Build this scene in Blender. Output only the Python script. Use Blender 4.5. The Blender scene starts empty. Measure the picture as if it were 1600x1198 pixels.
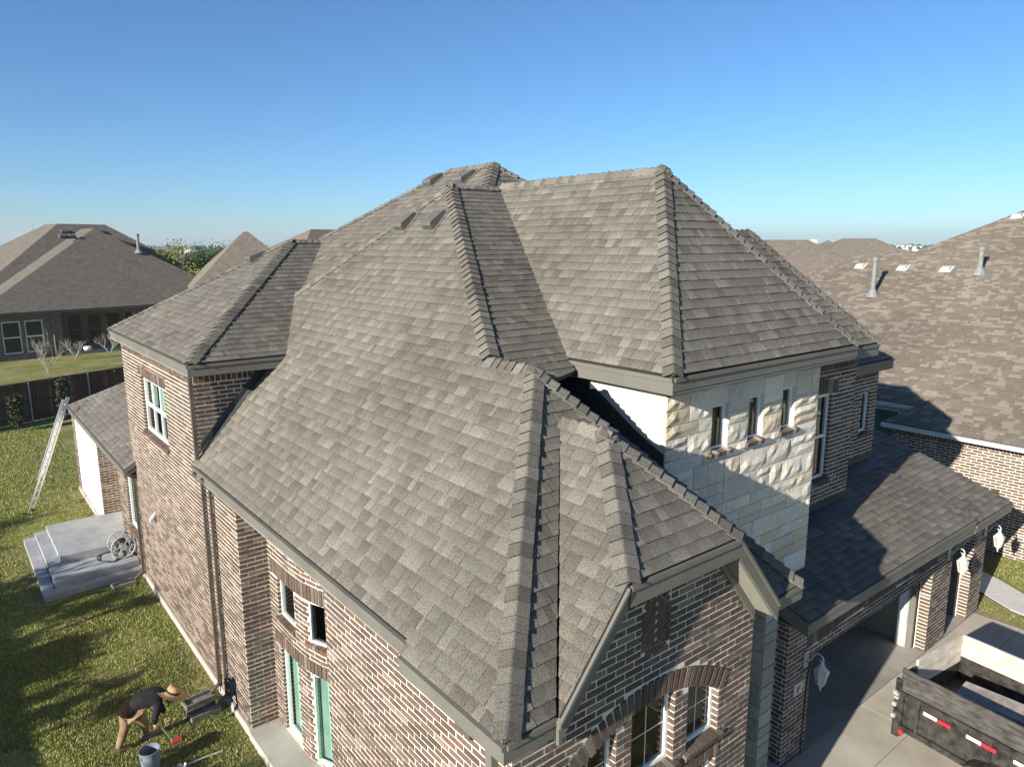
import bpy, math, random
import numpy as np
from mathutils import Matrix, Vector
random.seed(11)
RNG = random.Random(5)
sc = bpy.context.scene
COL = sc.collection
PI = math.pi
# ------------------------------------------------------------------ camera
H, FPX, PITCH, ROLL, YAW = 8.0, 1125.0, 10.9, -0.1, 38.6   # world: +X along the front wall, +Y along the left wall

def cam_axes():
    p, r, a = (math.radians(q) for q in (PITCH, ROLL, YAW))
    fh = np.array([math.sin(a), math.cos(a), 0.0]); rt = np.array([math.cos(a), -math.sin(a), 0.0]); up = np.array([0, 0, 1.0])
    f = math.cos(p)*fh - math.sin(p)*up; u = math.sin(p)*fh + math.cos(p)*up
    return math.cos(r)*rt + math.sin(r)*u, -math.sin(r)*rt + math.cos(r)*u, f
RT, UP, FW = cam_axes()
EYE = np.array([0, 0, H])
cd = bpy.data.cameras.new('camera'); cam = bpy.data.objects.new('camera', cd); COL.objects.link(cam)
cd.sensor_fit = 'HORIZONTAL'; cd.sensor_width = 36; cd.lens = 36*FPX/1600; cd.clip_end = 9000; cd.clip_start = 0.05
M = Matrix.Identity(4)
for i in range(3):
    M[i][0], M[i][1], M[i][2], M[i][3] = RT[i], UP[i], -FW[i], EYE[i]
cam.matrix_world = M
sc.camera = cam
# ------------------------------------------------------------------ light
SUN = Vector((1.0, 0.185, -0.37)).normalized()
w = bpy.data.worlds.new('World'); sc.world = w; w.use_nodes = True
wn = w.node_tree.nodes; wl = w.node_tree.links; wn.clear()
sky = wn.new('ShaderNodeTexSky'); sky.sky_type = 'NISHITA'; sky.sun_disc = False
el = math.asin(-SUN.z); sky.sun_elevation = el
sky.sun_rotation = math.atan2(-SUN.x, -SUN.y); sky.altitude = 200; sky.air_density = 0.9; sky.dust_density = 0.3; sky.ozone_density = 7.0
bgn = wn.new('ShaderNodeBackground'); bgn.inputs[1].default_value = 0.08
wo = wn.new('ShaderNodeOutputWorld'); tint = wn.new('ShaderNodeMixRGB'); tint.blend_type = 'MULTIPLY'; tint.inputs[0].default_value = 1; tint.inputs[2].default_value = (.98, 1.01, .965, 1)
wl.new(sky.outputs[0], tint.inputs[1]); wl.new(tint.outputs[0], bgn.inputs[0]); wl.new(bgn.outputs[0], wo.inputs[0])
sd = bpy.data.lights.new('sun', 'SUN'); sd.energy = 5.0; sd.angle = math.radians(0.5); sd.color = (1.0, 0.93, 0.82)
so = bpy.data.objects.new('sun', sd); COL.objects.link(so); so.location = (-20, -5, 30)
so.rotation_euler = (-SUN).to_track_quat('Z', 'Y').to_euler()
sc.view_settings.view_transform = 'Standard'; sc.view_settings.look = 'None'; sc.view_settings.gamma = 1; sc.view_settings.exposure = 1.0
sc.cycles.use_adaptive_sampling = True; sc.cycles.max_bounces = 6; sc.cycles.use_denoising = True

# ------------------------------------------------------------------ pixel helpers (photo pixel + known plane -> point)
def ray(px):
    return FW + (px[0]-800)/FPX*RT - (px[1]-599)/FPX*UP
def P(px, **k):
    (ax, v), = k.items(); i = 'xyz'.index(ax); d = ray(px)
    return EYE + (v-EYE[i])/d[i]*d
def atd(px, d):
    return EYE + ray(px)*d
def project(p):
    d = np.asarray(p, float)-EYE; zc = d @ FW
    return 800+FPX*(d @ RT)/zc, 599-FPX*(d @ UP)/zc, zc

# ------------------------------------------------------------------ materials
def newmat(name):
    m = bpy.data.materials.new(name); m.use_nodes = True
    nt = m.node_tree; b = nt.nodes['Principled BSDF']
    return m, nt, b
def _noise(nt, scale, detail=4, rough=.6, coord='Object', vec=None):
    n = nt.nodes.new('ShaderNodeTexNoise'); n.inputs['Scale'].default_value = scale; n.inputs['Detail'].default_value = detail; n.inputs['Roughness'].default_value = rough
    if vec is None:
        t = nt.nodes.new('ShaderNodeTexCoord'); vec = t.outputs[coord]
    nt.links.new(vec, n.inputs['Vector']); return n
def world_pos(nt):
    g = nt.nodes.new('ShaderNodeNewGeometry'); return g.outputs['Position']
def attr_mat(name, rough=.9, fine=60, fine_amt=.35, big=1.2, big_amt=.15, bump=.3, bscale=60, bdist=.004, spec=.25):
    m, nt, b = newmat(name)
    a = nt.nodes.new('ShaderNodeAttribute'); a.attribute_name = 'col'
    pos = world_pos(nt)
    n1 = _noise(nt, fine, 3, .7, vec=pos); n2 = _noise(nt, big, 3, .5, vec=pos)
    def scale(n, amt):
        mr = nt.nodes.new('ShaderNodeMapRange'); mr.inputs[1].default_value = .25; mr.inputs[2].default_value = .75; mr.inputs[3].default_value = 1-amt; mr.inputs[4].default_value = 1+amt
        nt.links.new(n.outputs['Fac'], mr.inputs[0]); return mr.outputs[0]
    mu = nt.nodes.new('ShaderNodeMath'); mu.operation = 'MULTIPLY'; nt.links.new(scale(n1, fine_amt), mu.inputs[0]); nt.links.new(scale(n2, big_amt), mu.inputs[1])
    mx = nt.nodes.new('ShaderNodeVectorMath'); mx.operation = 'SCALE'; nt.links.new(a.outputs['Color'], mx.inputs[0]); nt.links.new(mu.outputs[0], mx.inputs['Scale'])
    nt.links.new(mx.outputs[0], b.inputs['Base Color'])
    b.inputs['Roughness'].default_value = rough; b.inputs['Specular IOR Level'].default_value = spec
    if bump:
        n3 = _noise(nt, bscale, 3, .7, vec=pos); bp = nt.nodes.new('ShaderNodeBump'); bp.inputs['Strength'].default_value = bump; bp.inputs['Distance'].default_value = bdist
        nt.links.new(n3.outputs['Fac'], bp.inputs['Height']); nt.links.new(bp.outputs[0], b.inputs['Normal'])
    return m
def mix_mat(name, c1, c2, scale=3, rough=.85, bump=.2, bscale=40, bdist=.004, metal=0, spec=.3, lo=.35, hi=.65, detail=6, stretch=None):
    m, nt, b = newmat(name)
    pos = world_pos(nt)
    if stretch:
        mp = nt.nodes.new('ShaderNodeMapping'); mp.inputs['Scale'].default_value = stretch; nt.links.new(pos, mp.inputs[0]); pos = mp.outputs[0]
    n = _noise(nt, scale, detail, .6, vec=pos)
    r = nt.nodes.new('ShaderNodeValToRGB'); r.color_ramp.elements[0].position = lo; r.color_ramp.elements[1].position = hi
    r.color_ramp.elements[0].color = (*c1, 1); r.color_ramp.elements[1].color = (*c2, 1)
    nt.links.new(n.outputs['Fac'], r.inputs[0]); nt.links.new(r.outputs[0], b.inputs['Base Color'])
    b.inputs['Roughness'].default_value = rough; b.inputs['Metallic'].default_value = metal; b.inputs['Specular IOR Level'].default_value = spec
    if bump:
        n3 = _noise(nt, bscale, 4, .65, vec=pos); bp = nt.nodes.new('ShaderNodeBump'); bp.inputs['Strength'].default_value = bump; bp.inputs['Distance'].default_value = bdist
        nt.links.new(n3.outputs['Fac'], bp.inputs['Height']); nt.links.new(bp.outputs[0], b.inputs['Normal'])
    return m
def glass_mat(name, tint=(.75, .85, .83), refl=(1, 1, 1)):
    m, nt, b = newmat(name); nt.nodes.remove(b)
    o = nt.nodes['Material Output']
    tr = nt.nodes.new('ShaderNodeBsdfTransparent'); tr.inputs[0].default_value = (*tint, 1)
    gl = nt.nodes.new('ShaderNodeBsdfGlossy'); gl.inputs['Roughness'].default_value = .02; gl.inputs[0].default_value = (*refl, 1)
    fr = nt.nodes.new('ShaderNodeFresnel'); fr.inputs[0].default_value = 1.42
    mx = nt.nodes.new('ShaderNodeMixShader'); nt.links.new(fr.outputs[0], mx.inputs[0]); nt.links.new(tr.outputs[0], mx.inputs[1]); nt.links.new(gl.outputs[0], mx.inputs[2])
    nt.links.new(mx.outputs[0], o.inputs[0]); return m
def far_shingle_mat(name, cs, w=.28, h=.145, mortar=.004):
    m, nt, b = newmat(name)
    uv = nt.nodes.new('ShaderNodeUVMap'); uv.uv_map = 'uv'
    bt = nt.nodes.new('ShaderNodeTexBrick'); bt.inputs['Scale'].default_value = 1; bt.inputs['Brick Width'].default_value = w; bt.inputs['Row Height'].default_value = h; bt.inputs['Mortar Size'].default_value = mortar
    bt.inputs['Color1'].default_value = (*cs[0], 1); bt.inputs['Color2'].default_value = (*cs[1], 1); bt.inputs['Mortar'].default_value = (*cs[2], 1); bt.offset = .37; bt.squash = .7; bt.squash_frequency = 3
    nt.links.new(uv.outputs[0], bt.inputs['Vector'])
    n = _noise(nt, 1.7, 5, .7, vec=world_pos(nt)); mr = nt.nodes.new('ShaderNodeMapRange'); mr.inputs[3].default_value = .75; mr.inputs[4].default_value = 1.25; nt.links.new(n.outputs['Fac'], mr.inputs[0])
    mx = nt.nodes.new('ShaderNodeVectorMath'); mx.operation = 'SCALE'; nt.links.new(bt.outputs['Color'], mx.inputs[0]); nt.links.new(mr.outputs[0], mx.inputs['Scale'])
    nt.links.new(mx.outputs[0], b.inputs['Base Color']); b.inputs['Roughness'].default_value = .95; b.inputs['Specular IOR Level'].default_value = .15
    bp = nt.nodes.new('ShaderNodeBump'); bp.inputs['Strength'].default_value = .5; bp.inputs['Distance'].default_value = .01; nt.links.new(bt.outputs['Fac'], bp.inputs['Height']); bp.invert = True; nt.links.new(bp.outputs[0], b.inputs['Normal'])
    return m
MAT = {}
MAT['shingle'] = attr_mat('shingle', .95, 70, .65, .4, .2, .8, 110, .008, .15)
MAT['brick'] = attr_mat('brick', .92, 45, .38, 2.0, .18, .5, 60, .006, .2)
MAT['stone'] = attr_mat('stone', .9, 14, .16, 3, .08, .6, 40, .012, .2)
MAT['board'] = attr_mat('board', .85, 25, .25, 1.5, .15, .3, 30, .004, .25)
MAT['mortar'] = mix_mat('mortar', (.60, .53, .435), (.73, .655, .545), 5, .95, .3, 80)
MAT['mortar_stone'] = mix_mat('mortar_stone', (.52, .49, .43), (.62, .59, .53), 5, .95, .3, 60)
MAT['deck'] = mix_mat('deck', (.05, .045, .04), (.08, .07, .06), 4, .95, .2)
MAT['trim'] = mix_mat('trim', (.125, .121, .104), (.152, .147, .126), 1.5, .55, .08, 20, spec=.4)
MAT['soffit'] = mix_mat('soffit', (.22, .21, .175), (.26, .25, .21), 1.5, .7, .05)
MAT['stucco'] = mix_mat('stucco', (.52, .495, .42), (.60, .575, .495), 2.5, .95, .4, 55)
MAT['white'] = mix_mat('white', (.72, .72, .69), (.80, .80, .77), 3, .45, .05, spec=.4)
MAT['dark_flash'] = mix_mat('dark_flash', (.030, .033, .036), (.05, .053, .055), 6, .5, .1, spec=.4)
MAT['black'] = mix_mat('black', (.012, .012, .013), (.03, .03, .03), 8, .5, .1)
MAT['dark'] = mix_mat('dark', (.010, .010, .010), (.02, .02, .02), 2, .9, 0)
MAT['concrete'] = mix_mat('concrete', (.31, .28, .225), (.49, .45, .38), 1.1, .92, .35, 50, lo=.25, hi=.68, detail=9)
MAT['slab'] = mix_mat('slab', (.33, .31, .27), (.42, .39, .34), 1.8, .92, .3, 50)
MAT['path'] = mix_mat('path', (.48, .47, .44), (.56, .55, .52), 1.5, .9, .25, 50)
MAT['gfloor'] = mix_mat('gfloor', (.24, .23, .2), (.34, .32, .28), 1.2, .85, .2, 40)
MAT['downspout'] = mix_mat('downspout', (.09, .075, .06), (.13, .11, .09), 4, .5, .05, metal=.1)
MAT['alu'] = mix_mat('alu', (.55, .56, .56), (.7, .7, .7), 8, .35, .05, metal=.85)
MAT['galv'] = mix_mat('galv', (.36, .37, .36), (.48, .49, .48), 6, .5, .1, metal=.3)
MAT['pipe'] = mix_mat('pipe', (.16, .165, .16), (.22, .225, .22), 6, .6, .1)
MAT['vent'] = mix_mat('vent', (.09, .09, .08), (.12, .118, .108), 5, .6, .1)
MAT['glass'] = glass_mat('glass')
MAT['teal'] = mix_mat('teal', (.26, .62, .51), (.34, .72, .61), 6, .9, .1)
MAT['screen'] = mix_mat('screen', (.05, .055, .05), (.08, .085, .08), 4, .9, 0)
MAT['blind'] = mix_mat('blind', (.20, .26, .23), (.27, .33, .29), 4, .9, 0)
MAT['tan_blind'] = mix_mat('tan_blind', (.28, .21, .13), (.38, .30, .2), 6, .9, 0)  # painted tan reflection for the tower panes
MAT['bark'] = mix_mat('bark', (.10, .075, .055), (.2, .16, .12), 9, .95, .5)
MAT['twig'] = mix_mat('twig', (.28, .25, .21), (.42, .38, .33), 9, .95, .2)
MAT['wood_red'] = mix_mat('wood_red', (.4, .05, .04), (.5, .08, .06), 6, .7, .1)

# ------------------------------------------------------------------ object helpers
def link(o, parent=None):
    COL.objects.link(o)
    if parent is not None:
        o.parent = parent
        if parent.name in WORLD_KIDS: o.matrix_parent_inverse = WORLD_KIDS[parent.name]
    return o
WORLD_KIDS = {}                              # empties whose parts are given in world coordinates
def empty(name, loc=(0, 0, 0), rz=0.0, world_kids=False):
    o = bpy.data.objects.new(name, None); COL.objects.link(o); o.location = loc; o.rotation_euler = (0, 0, rz); o.empty_display_size = .2
    if world_kids: WORLD_KIDS[o.name] = (Matrix.Translation(loc) @ Matrix.Rotation(rz, 4, 'Z')).inverted()
    return o
def tag(o, label=None, cat=None, group=None, kind=None):
    if label: o['label'] = label
    if cat: o['category'] = cat
    if group: o['group'] = group
    if kind: o['kind'] = kind
    return o
class MB:
    """collects faces; build() links them as one mesh object"""
    def __init__(s): s.v = []; s.f = []; s.c = []
    def add(s, verts, faces, col=None):
        b = len(s.v); s.v += [tuple(map(float, p)) for p in verts]; s.f += [tuple(i+b for i in f) for f in faces]
        s.c += list(col) if isinstance(col, list) else [col or (1, 1, 1)]*len(verts); return s
    def box(s, c, size, rot=None, col=None, taper=None):
        hx, hy, hz = (q/2 for q in size); pts = []
        for z in (-hz, hz):
            k = 1.0 if (taper is None or z < 0) else taper
            for x, y in ((-hx, -hy), (hx, -hy), (hx, hy), (-hx, hy)): pts.append(Vector((x*k, y*k, z)))
        if rot is not None: pts = [rot @ p for p in pts]
        pts = [(p.x+c[0], p.y+c[1], p.z+c[2]) for p in pts]
        return s.add(pts, [(3, 2, 1, 0), (4, 5, 6, 7), (0, 1, 5, 4), (1, 2, 6, 5), (2, 3, 7, 6), (3, 0, 4, 7)], col)
    def box2(s, a, b, col=None):
        return s.box([(a[i]+b[i])/2 for i in range(3)], [abs(b[i]-a[i]) for i in range(3)], col=col)
    def prism(s, poly, up, col=None):
        """poly: 3-D loop, extruded by vector up"""
        n = len(poly); up = np.array(up, float); bot = [np.array(p, float) for p in poly]; top = [p+up for p in bot]
        nrm = np.zeros(3)
        for i in range(n): nrm += np.cross(bot[i]-bot[0], bot[(i+1) % n]-bot[0])
        if nrm @ up < 0: bot = bot[::-1]; top = top[::-1]
        return s.add(bot+top, [tuple(range(n))[::-1], tuple(range(n, 2*n))]+[(i, (i+1) % n, n+(i+1) % n, n+i) for i in range(n)], col)
    def bar(s, p, q, wx, wy=None, col=None, up=(0, 0, 1)):
        p = Vector(p); q = Vector(q); d = q-p; L = d.length; wy = wy or wx
        z = d.normalized(); u = Vector(up)
        if abs(z.dot(u)) > .98: u = Vector((1, 0, 0))
        x = u.cross(z).normalized(); y = z.cross(x)
        rot = Matrix((x, y, z)).transposed()
        return s.box((p+q)/2, (wx, wy, L), rot, col)
    def tube(s, pts, r, n=8, col=None, cap=True):
        pts = [Vector(p) for p in pts]; rs = r if isinstance(r, (list, tuple)) else [r]*len(pts)
        verts = []; prev = None
        for i, p in enumerate(pts):
            d = (pts[min(i+1, len(pts)-1)]-pts[max(i-1, 0)]).normalized()
            if prev is None:
                u = Vector((0, 0, 1)) if abs(d.z) < .9 else Vector((1, 0, 0)); x = u.cross(d).normalized()
            else:
                x = (prev-d*prev.dot(d)); x = x.normalized() if x.length > 1e-6 else Vector((1, 0, 0))
            prev = x; y = d.cross(x)
            for k in range(n):
                a = 2*PI*k/n; verts.append(p+(x*math.cos(a)+y*math.sin(a))*rs[i])
        fs = [(i*n+k, i*n+(k+1) % n, (i+1)*n+(k+1) % n, (i+1)*n+k) for i in range(len(pts)-1) for k in range(n)]
        if cap: fs += [tuple(range(n))[::-1], tuple((len(pts)-1)*n+k for k in range(n))]
        return s.add(verts, fs, col)
    def lathe(s, prof, c=(0, 0, 0), n=20, col=None, axis=None):
        verts = []; 
        for r, z in prof:
            for k in range(n):
                a = 2*PI*k/n; verts.append(Vector((r*math.cos(a), r*math.sin(a), z)))
        if axis is not None: verts = [axis @ v for v in verts]
        verts = [(v[0]+c[0], v[1]+c[1], v[2]+c[2]) for v in verts]
        m = len(prof)
        return s.add(verts, [(i*n+k, i*n+(k+1) % n, (i+1)*n+(k+1) % n, (i+1)*n+k) for i in range(m-1) for k in range(n)], col)
    def mesh(s, name, smooth=False):
        me = bpy.data.meshes.new(name); me.from_pydata(s.v, [], s.f)
        a = me.attributes.new('col', 'FLOAT_COLOR', 'POINT')
        a.data.foreach_set('color', np.array([(*c, 1) for c in s.c], np.float32).ravel())
        if smooth: me.polygons.foreach_set('use_smooth', [True]*len(me.polygons))
        me.update(); return me
    def build(s, name, mat, parent=None, smooth=False, origin=None):
        if origin is not None:
            s.v = [(x-origin[0], y-origin[1], z-origin[2]) for x, y, z in s.v]
        me = s.mesh(name, smooth); me.materials.append(MAT[mat] if isinstance(mat, str) else mat)
        o = bpy.data.objects.new(name, me); link(o, parent)
        if origin is not None: o.location = origin
        return o

def clip_convex(subj, clip):
    """Sutherland-Hodgman: subj polygon cut to the convex ccw polygon clip"""
    out = subj
    n = len(clip)
    for i in range(n):
        ax, ay = clip[i]; bx, by = clip[(i+1) % n]; ex, ey = bx-ax, by-ay
        inp = out; out = []
        if not inp: return []
        px, py = inp[-1]; pd = ex*(py-ay)-ey*(px-ax)
        for qx, qy in inp:
            qd = ex*(qy-ay)-ey*(qx-ax)
            if (qd >= 0) != (pd >= 0):
                t = pd/(pd-qd); out.append((px+(qx-px)*t, py+(qy-py)*t))
            if qd >= 0: out.append((qx, qy))
            px, py, pd = qx, qy, qd
    res = []
    for p in out:
        if not res or abs(p[0]-res[-1][0])+abs(p[1]-res[-1][1]) > 1e-5: res.append(p)
    if len(res) > 2 and abs(res[0][0]-res[-1][0])+abs(res[0][1]-res[-1][1]) < 1e-5: res.pop()
    return res if len(res) > 2 else []
def area2(p):
    return .5*sum(p[i][0]*p[(i+1) % len(p)][1]-p[(i+1) % len(p)][0]*p[i][1] for i in range(len(p)))
def inside(pt, poly):
    x, y = pt; c = False; j = len(poly)-1
    for i in range(len(poly)):
        xi, yi = poly[i]; xj, yj = poly[j]
        if (yi > y) != (yj > y) and x < (xj-xi)*(y-yi)/(yj-yi)+xi: c = not c
        j = i
    return c

# ------------------------------------------------------------------ pieces: bricks, shingles, stones
class Pieces:
    """pieces of one kind on one thing: the 300 that show largest become objects, the rest one mesh for each parent"""
    def __init__(s, single, joined, mat, limit=300, band=1.0): s.band = band; s.single = single; s.joined = joined; s.mat = mat; s.limit = limit; s.items = []
    def add(s, parent, fr, poly, hs, col, rect=None, variant=None):
        O, U, V, N = fr
        cx = sum(p[0] for p in poly)/len(poly); cy = sum(p[1] for p in poly)/len(poly)
        c = O+U*cx+V*cy; x, y, zc = project(c)
        score = 0
        if zc > 0 and -5 < x < 1605 and -5 < y < 1203:
            vw = EYE-c; L = np.linalg.norm(vw); fac = vw @ N/L
            if fac > .02: score = abs(area2(poly))*fac/L**2
        s.items.append((score, parent, fr, poly, hs, col, rect, variant))
    def finish(s):
        order = sorted(range(len(s.items)), key=lambda i: -s.items[i][0])
        top = set(i for i in order[:s.limit] if s.items[i][0] > 0)
        groups = {}; cache = {}
        for i, (score, parent, fr, poly, hs, col, rect, variant) in enumerate(s.items):
            O, U, V, N = fr
            if i in top and rect is not None:
                if variant not in cache:
                    mb = MB(); lo, hi = hs[0], hs[2]
                    vs = [(0, 0, 0), (1, 0, 0), (1, 1, 0), (0, 1, 0), (0, 0, hs[0]), (1, 0, hs[1]), (1, 1, hs[2]), (0, 1, hs[3])]
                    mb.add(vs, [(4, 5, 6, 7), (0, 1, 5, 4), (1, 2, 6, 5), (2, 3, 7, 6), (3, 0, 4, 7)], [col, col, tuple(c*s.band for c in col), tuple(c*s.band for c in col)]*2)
                    me = mb.mesh(s.single); me.materials.append(MAT[s.mat]); cache[variant] = me
                o = bpy.data.objects.new(s.single, cache[variant]); link(o, parent)
                u0, v0, du, dv = rect; p = O+U*u0+V*v0
                m = Matrix.Identity(4)
                for k in range(3): m[k][0] = U[k]*du; m[k][1] = V[k]*dv; m[k][2] = N[k]; m[k][3] = p[k]
                o.matrix_local = m
                continue
            if i in top:
                mb = MB()
            else:
                mb = groups.setdefault(parent.name, (parent, MB()))[1]
            if area2(poly) < 0: poly = poly[::-1]; hs = hs[::-1]
            n = len(poly); b = [O+U*p[0]+V*p[1] for p in poly]; t = [b[k]+N*hs[k] for k in range(n)]
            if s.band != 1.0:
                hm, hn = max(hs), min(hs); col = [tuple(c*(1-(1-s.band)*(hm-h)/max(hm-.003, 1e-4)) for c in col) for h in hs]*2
            mb.add(b+t, [tuple(range(n, 2*n))]+[(k, (k+1) % n, n+(k+1) % n, n+k) for k in range(n)], col)
            if i in top: mb.build(s.single, s.mat, parent)
        for nm, (parent, mb) in groups.items():
            o = mb.build(s.joined, s.mat, parent); o['kind'] = 'stuff'
def frame_of(O, U, V):
    U = np.array(U, float); V = np.array(V, float); return (np.array(O, float), U, V, np.cross(U, V))

SH_TONES = [tuple(c*1.09 for c in t) for t in ((.162, .147, .124), (.145, .131, .110), (.118, .106, .090), (.190, .174, .149), (.152, .136, .113), (.138, .126, .107), (.170, .151, .125), (.150, .137, .117), (.130, .119, .102), (.150, .143, .122))]
def roof_face(parent, poly3, pieces, tones=SH_TONES, expo=.143, wmin=.08, wmax=.25, name='roof_slope', deckmat='deck', thick=.07, gap=.004, hb=(.011, .017), phase=0.0):
    """one roof slope: deck slab, then shingle courses laid from the eave up"""
    pts = [np.array(p, float) for p in poly3]
    n = np.zeros(3)
    for i in range(1, len(pts)-1): n += np.cross(pts[i]-pts[0], pts[i+1]-pts[0])
    n /= np.linalg.norm(n)
    if n[2] < 0: n = -n
    V = np.array([0, 0, 1.0])-n*n[2]; V /= np.linalg.norm(V); U = np.cross(V, n)
    O = pts[0]
    uv = [((p-O) @ U, (p-O) @ V) for p in pts]
    mb = MB(); mb.prism([p-n*thick for p in pts], n*(thick-.001))
    deck = mb.build(name, deckmat, parent)
    if pieces is None:
        ul = deck.data.uv_layers.new(name='uv')
        for lp in deck.data.loops:
            q = np.array(deck.data.vertices[lp.vertex_index].co)-O; ul.data[lp.index].uv = (q @ U, q @ V)
        return deck
    if area2(uv) < 0: uv = uv[::-1]
    v0 = min(p[1] for p in uv); v1 = max(p[1] for p in uv)
    fr = (O, U, V, n)
    k = 0; v = v0-.02+phase
    while v < v1:
        ve = v+expo
        # span of polygon in this course
        strip = clip_convex(uv, [(-500, v), (500, v), (500, ve), (-500, ve)])
        if strip:
            ua = min(p[0] for p in strip); ub = max(p[0] for p in strip)
            u = ua-RNG.random()*.25
            while u < ub:
                wd = RNG.uniform(wmin, wmax)
                if RNG.random() < .12: wd = RNG.uniform(.05, .1)
                t = RNG.randrange(len(tones)); col = tones[t]; kk = RNG.randrange(len(hb)); h = hb[kk]
                q = [(u+gap/2, v), (u+wd-gap/2, v), (u+wd-gap/2, ve), (u+gap/2, ve)]
                if all(inside(p, uv) for p in q):
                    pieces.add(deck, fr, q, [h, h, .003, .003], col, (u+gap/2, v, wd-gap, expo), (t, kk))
                else:
                    cp = clip_convex(uv, q)
                    if cp and abs(area2(cp)) > 4e-4:
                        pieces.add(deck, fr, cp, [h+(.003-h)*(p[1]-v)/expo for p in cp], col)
                u += wd
        v = ve; k += 1
    return deck

CAP_TONES = [(.165, .155, .133), (.142, .132, .112), (.115, .106, .090), (.185, .173, .149), (.155, .145, .124)]
def caps(parent, lo, hi, nA, nB, w=.138, expo=.143, L=.175, lift=.040, single=True, name='ridge_cap', tones=CAP_TONES):
    """overlapping cap shingles bent over a hip or ridge from lo up to hi"""
    lo = np.array(lo, float); hi = np.array(hi, float); d = hi-lo; D = np.linalg.norm(d); d /= D
    nA = np.array(nA, float)/np.linalg.norm(nA); nB = np.array(nB, float)/np.linalg.norm(nB)
    up = nA+nB; up -= d*(up @ d); up /= np.linalg.norm(up)
    side = np.cross(d, up)
    a = np.cross(d, nA); a = -a if a @ up > 0 else a
    b = np.cross(d, nB); b = -b if b @ up > 0 else b
    sec = [a*w, a*w*.7, a*w*.42, a*w*.17+up*.001, up*.001, b*w*.17+up*.001, b*w*.42, b*w*.7, b*w]
    if side @ a < side @ b: sec = sec[::-1]
    def mk(tone):
        mb = MB(); ns = len(sec); th = .010
        T0 = [q+up*(lift+th) for q in sec]; T1 = [d*L+q+up*(.012+th) for q in sec]; B0 = [q+up*lift for q in sec]; B1 = [d*L+q+up*.012 for q in sec]
        f = [(k, k+1, ns+k+1, ns+k) for k in range(ns-1)]
        mb.add(T0+T1, f, tone)                                   # rounded top
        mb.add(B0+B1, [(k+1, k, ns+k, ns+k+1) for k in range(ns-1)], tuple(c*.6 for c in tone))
        mb.add(B0+T0, f, tuple(c*.3 for c in tone))              # butt edge, coloured darker to paint in the shadow line below the cap
        mb.add([B0[0], B1[0], T1[0], T0[0]], [(0, 1, 2, 3)], tone); mb.add([B0[-1], B1[-1], T1[-1], T0[-1]], [(3, 2, 1, 0)], tone)
        return mb
    n = int(D/expo)+1
    if single:
        mes = []
        for t in tones:
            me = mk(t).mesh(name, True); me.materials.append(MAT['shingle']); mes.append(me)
        for i in range(n):
            o = bpy.data.objects.new(name, mes[RNG.randrange(len(mes))]); link(o, parent)
            j = np.array([RNG.uniform(-.004, .004) for _ in range(3)])
            o.location = lo+d*min(i*expo, D-.1)+j
    else:
        mb = MB()
        for i in range(n):
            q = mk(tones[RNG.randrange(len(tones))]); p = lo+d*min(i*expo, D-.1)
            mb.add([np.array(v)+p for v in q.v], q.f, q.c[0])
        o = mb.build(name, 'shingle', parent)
        o['kind'] = 'stuff'

BRICK_TONES = [(.118, .086, .067), (.102, .075, .060), (.086, .065, .054), (.138, .101, .079), (.112, .086, .070), (.150, .113, .090), (.150, .088, .062), (.094, .071, .059), (.128, .101, .083), (.118, .084, .066), (.108, .074, .058), (.099, .074, .061), (.124, .095, .076), (.21, .172, .138), (.106, .082, .067), (.131, .097, .077)]
BC, BL, JT = .0762, .254, .0205
class Path:
    def __init__(s, pts):
        s.p = [np.array(q, float) for q in pts]; s.s = [0.0]
        for a, b in zip(s.p, s.p[1:]): s.s.append(s.s[-1]+np.linalg.norm(b-a))
        s.L = s.s[-1]
    def at(s, x):
        i = 0
        while i < len(s.s)-2 and x > s.s[i+1]: i += 1
        a, b = s.p[i], s.p[i+1]; t = (b-a)/np.linalg.norm(b-a); q = a+t*(x-s.s[i])
        return q, t
    def frame(s, x, z):
        q, t = s.at(x)
        return (np.array([q[0], q[1], z]), np.array([t[0], t[1], 0]), np.array([0, 0, 1.0]), np.array([t[1], -t[0], 0]))
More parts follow.
